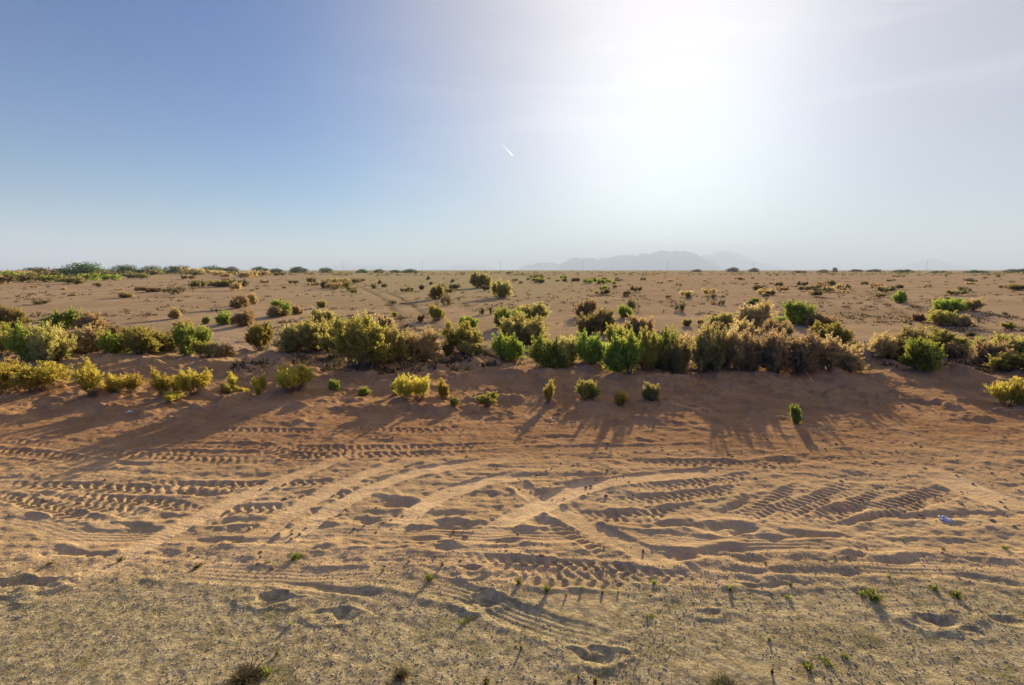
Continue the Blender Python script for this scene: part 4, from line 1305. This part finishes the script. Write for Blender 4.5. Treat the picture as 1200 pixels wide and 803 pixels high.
# ------------------------------------------------------------------ litter
pl = plain_mat('faded_plastic', (0.46, 0.46, 0.50), (0.62, 0.60, 0.60), 30, 0.5)


def scrap(px, py, wm, label, seed, mat):
    rs = np.random.default_rng(seed)
    n = 12
    g = np.linspace(-0.5, 0.5, n); gx, gy = np.meshgrid(g, g)
    ed = 1 - 0.25 * rs.random((n, n)) * (np.maximum(np.abs(gx), np.abs(gy)) > 0.4)
    zz = 0.22 + 0.20 * fbm(gx * 4 + seed, gy * 4, 3, seed) - 0.25 * (gx ** 2 + gy ** 2)
    top = np.stack([(gx * ed).ravel() * wm * 1.4, (gy * ed).ravel() * wm, np.maximum(zz, 0.02).ravel() * wm], 1)
    bot = top - np.array([0, 0, 0.004])
    idx = (np.arange(n - 1)[:, None] * n + np.arange(n - 1)[None]).ravel()
    Ft = np.stack([idx, idx + 1, idx + 1 + n, idx + n], 1)
    Fb = Ft[:, ::-1] + n * n
    V = np.concatenate([top, bot])
    ring = list(range(n)) + [i * n + n - 1 for i in range(1, n)] + [(n - 1) * n + i for i in range(n - 2, -1, -1)] + [i * n for i in range(n - 2, 0, -1)]
    Fs = np.array([(ring[i], ring[i] + n * n, ring[(i + 1) % len(ring)] + n * n, ring[(i + 1) % len(ring)]) for i in range(len(ring))])
    o = link('plastic_scrap', mesh_np('plastic_scrap', V, np.concatenate([Ft, Fb, Fs]), 4, mat))
    x, y, t = G(px, py)
    o.location = (x, y, zat(x, y)); o.rotation_euler = (0, 0, -0.4)
    tag(o, label, 'litter')


scrap(1109, 609, 0.09, 'crumpled blue grey plastic scrap on the pale soil at the right', 5, pl)
scrap(152, 484, 0.10, 'small pinkish white scrap in the dark shadow streaks at the left', 8, plain_mat('white_scrap', (0.6, 0.55, 0.55), (0.75, 0.7, 0.7), 30, 0.6))

# ------------------------------------------------------------------ vapour trail
m, t_ = mat_new('vapour')
k = NT(t_)
vs = k.n('ShaderNodeVolumePrincipled')
vs.inputs['Color'].default_value = (1, 1, 1, 1)
vs.inputs['Density'].default_value = 0.0035
vs.inputs['Anisotropy'].default_value = 0.6
o_ = k.n('ShaderNodeOutputMaterial'); k.l(vs.outputs[0], o_.inputs['Volume'])


def sky_pt(px, py, alt):
    dx = (px - 600) / 600.0; dz = -(py - 401.5) / 600.0
    Yv = math.cos(PITCH) + dz * math.sin(PITCH); Zv = dz * math.cos(PITCH) - math.sin(PITCH)
    s = (alt - CAM_H) / Zv
    return np.array([dx * s, Yv * s, alt])


A = sky_pt(587, 167, 9500.0); B = sky_pt(601.5, 183.5, 9500.0)
tt = np.linspace(0, 1, 16)[:, None]
C = A + (B - A) * tt
v, f = tubes([(C, np.interp(tt[:, 0], [0, 0.15, 0.9, 1], [3, 9, 26, 8]))], 8)
tag(link('vapour_trail', mesh_np('vapour_trail', v, f, 4, m)), 'short white aircraft vapour trail high in the sky left of the glare', 'vapour trail')

# ------------------------------------------------------------------ haze
HX, HY0, HY1, HT = 52000.0, -60.0, 33000.0, 850.0
hv = np.array([(sx_, sy_, sz_) for sz_ in (-6.0, HT) for sy_ in (HY0, HY1) for sx_ in (-HX, HX)])
hf = np.array([(0, 2, 3, 1), (4, 5, 7, 6), (0, 1, 5, 4), (2, 6, 7, 3), (0, 4, 6, 2), (1, 3, 7, 5)])
m, t_ = mat_new('haze_air')
k = NT(t_)
pv = k.n('ShaderNodeVolumePrincipled')
pv.inputs['Color'].default_value = (0.49, 0.62, 0.79, 1)
pv.inputs['Density'].default_value = 1.25e-4
pv.inputs['Anisotropy'].default_value = 0.05
o_ = k.n('ShaderNodeOutputMaterial'); k.l(pv.outputs[0], o_.inputs['Volume'])
hz_o = tag(link('haze', mesh_np('haze', hv, hf, 4, m, smooth=False)), kind='stuff')
hz_o['label'] = 'pale dusty haze over the desert plain'
hz_o['category'] = 'haze'
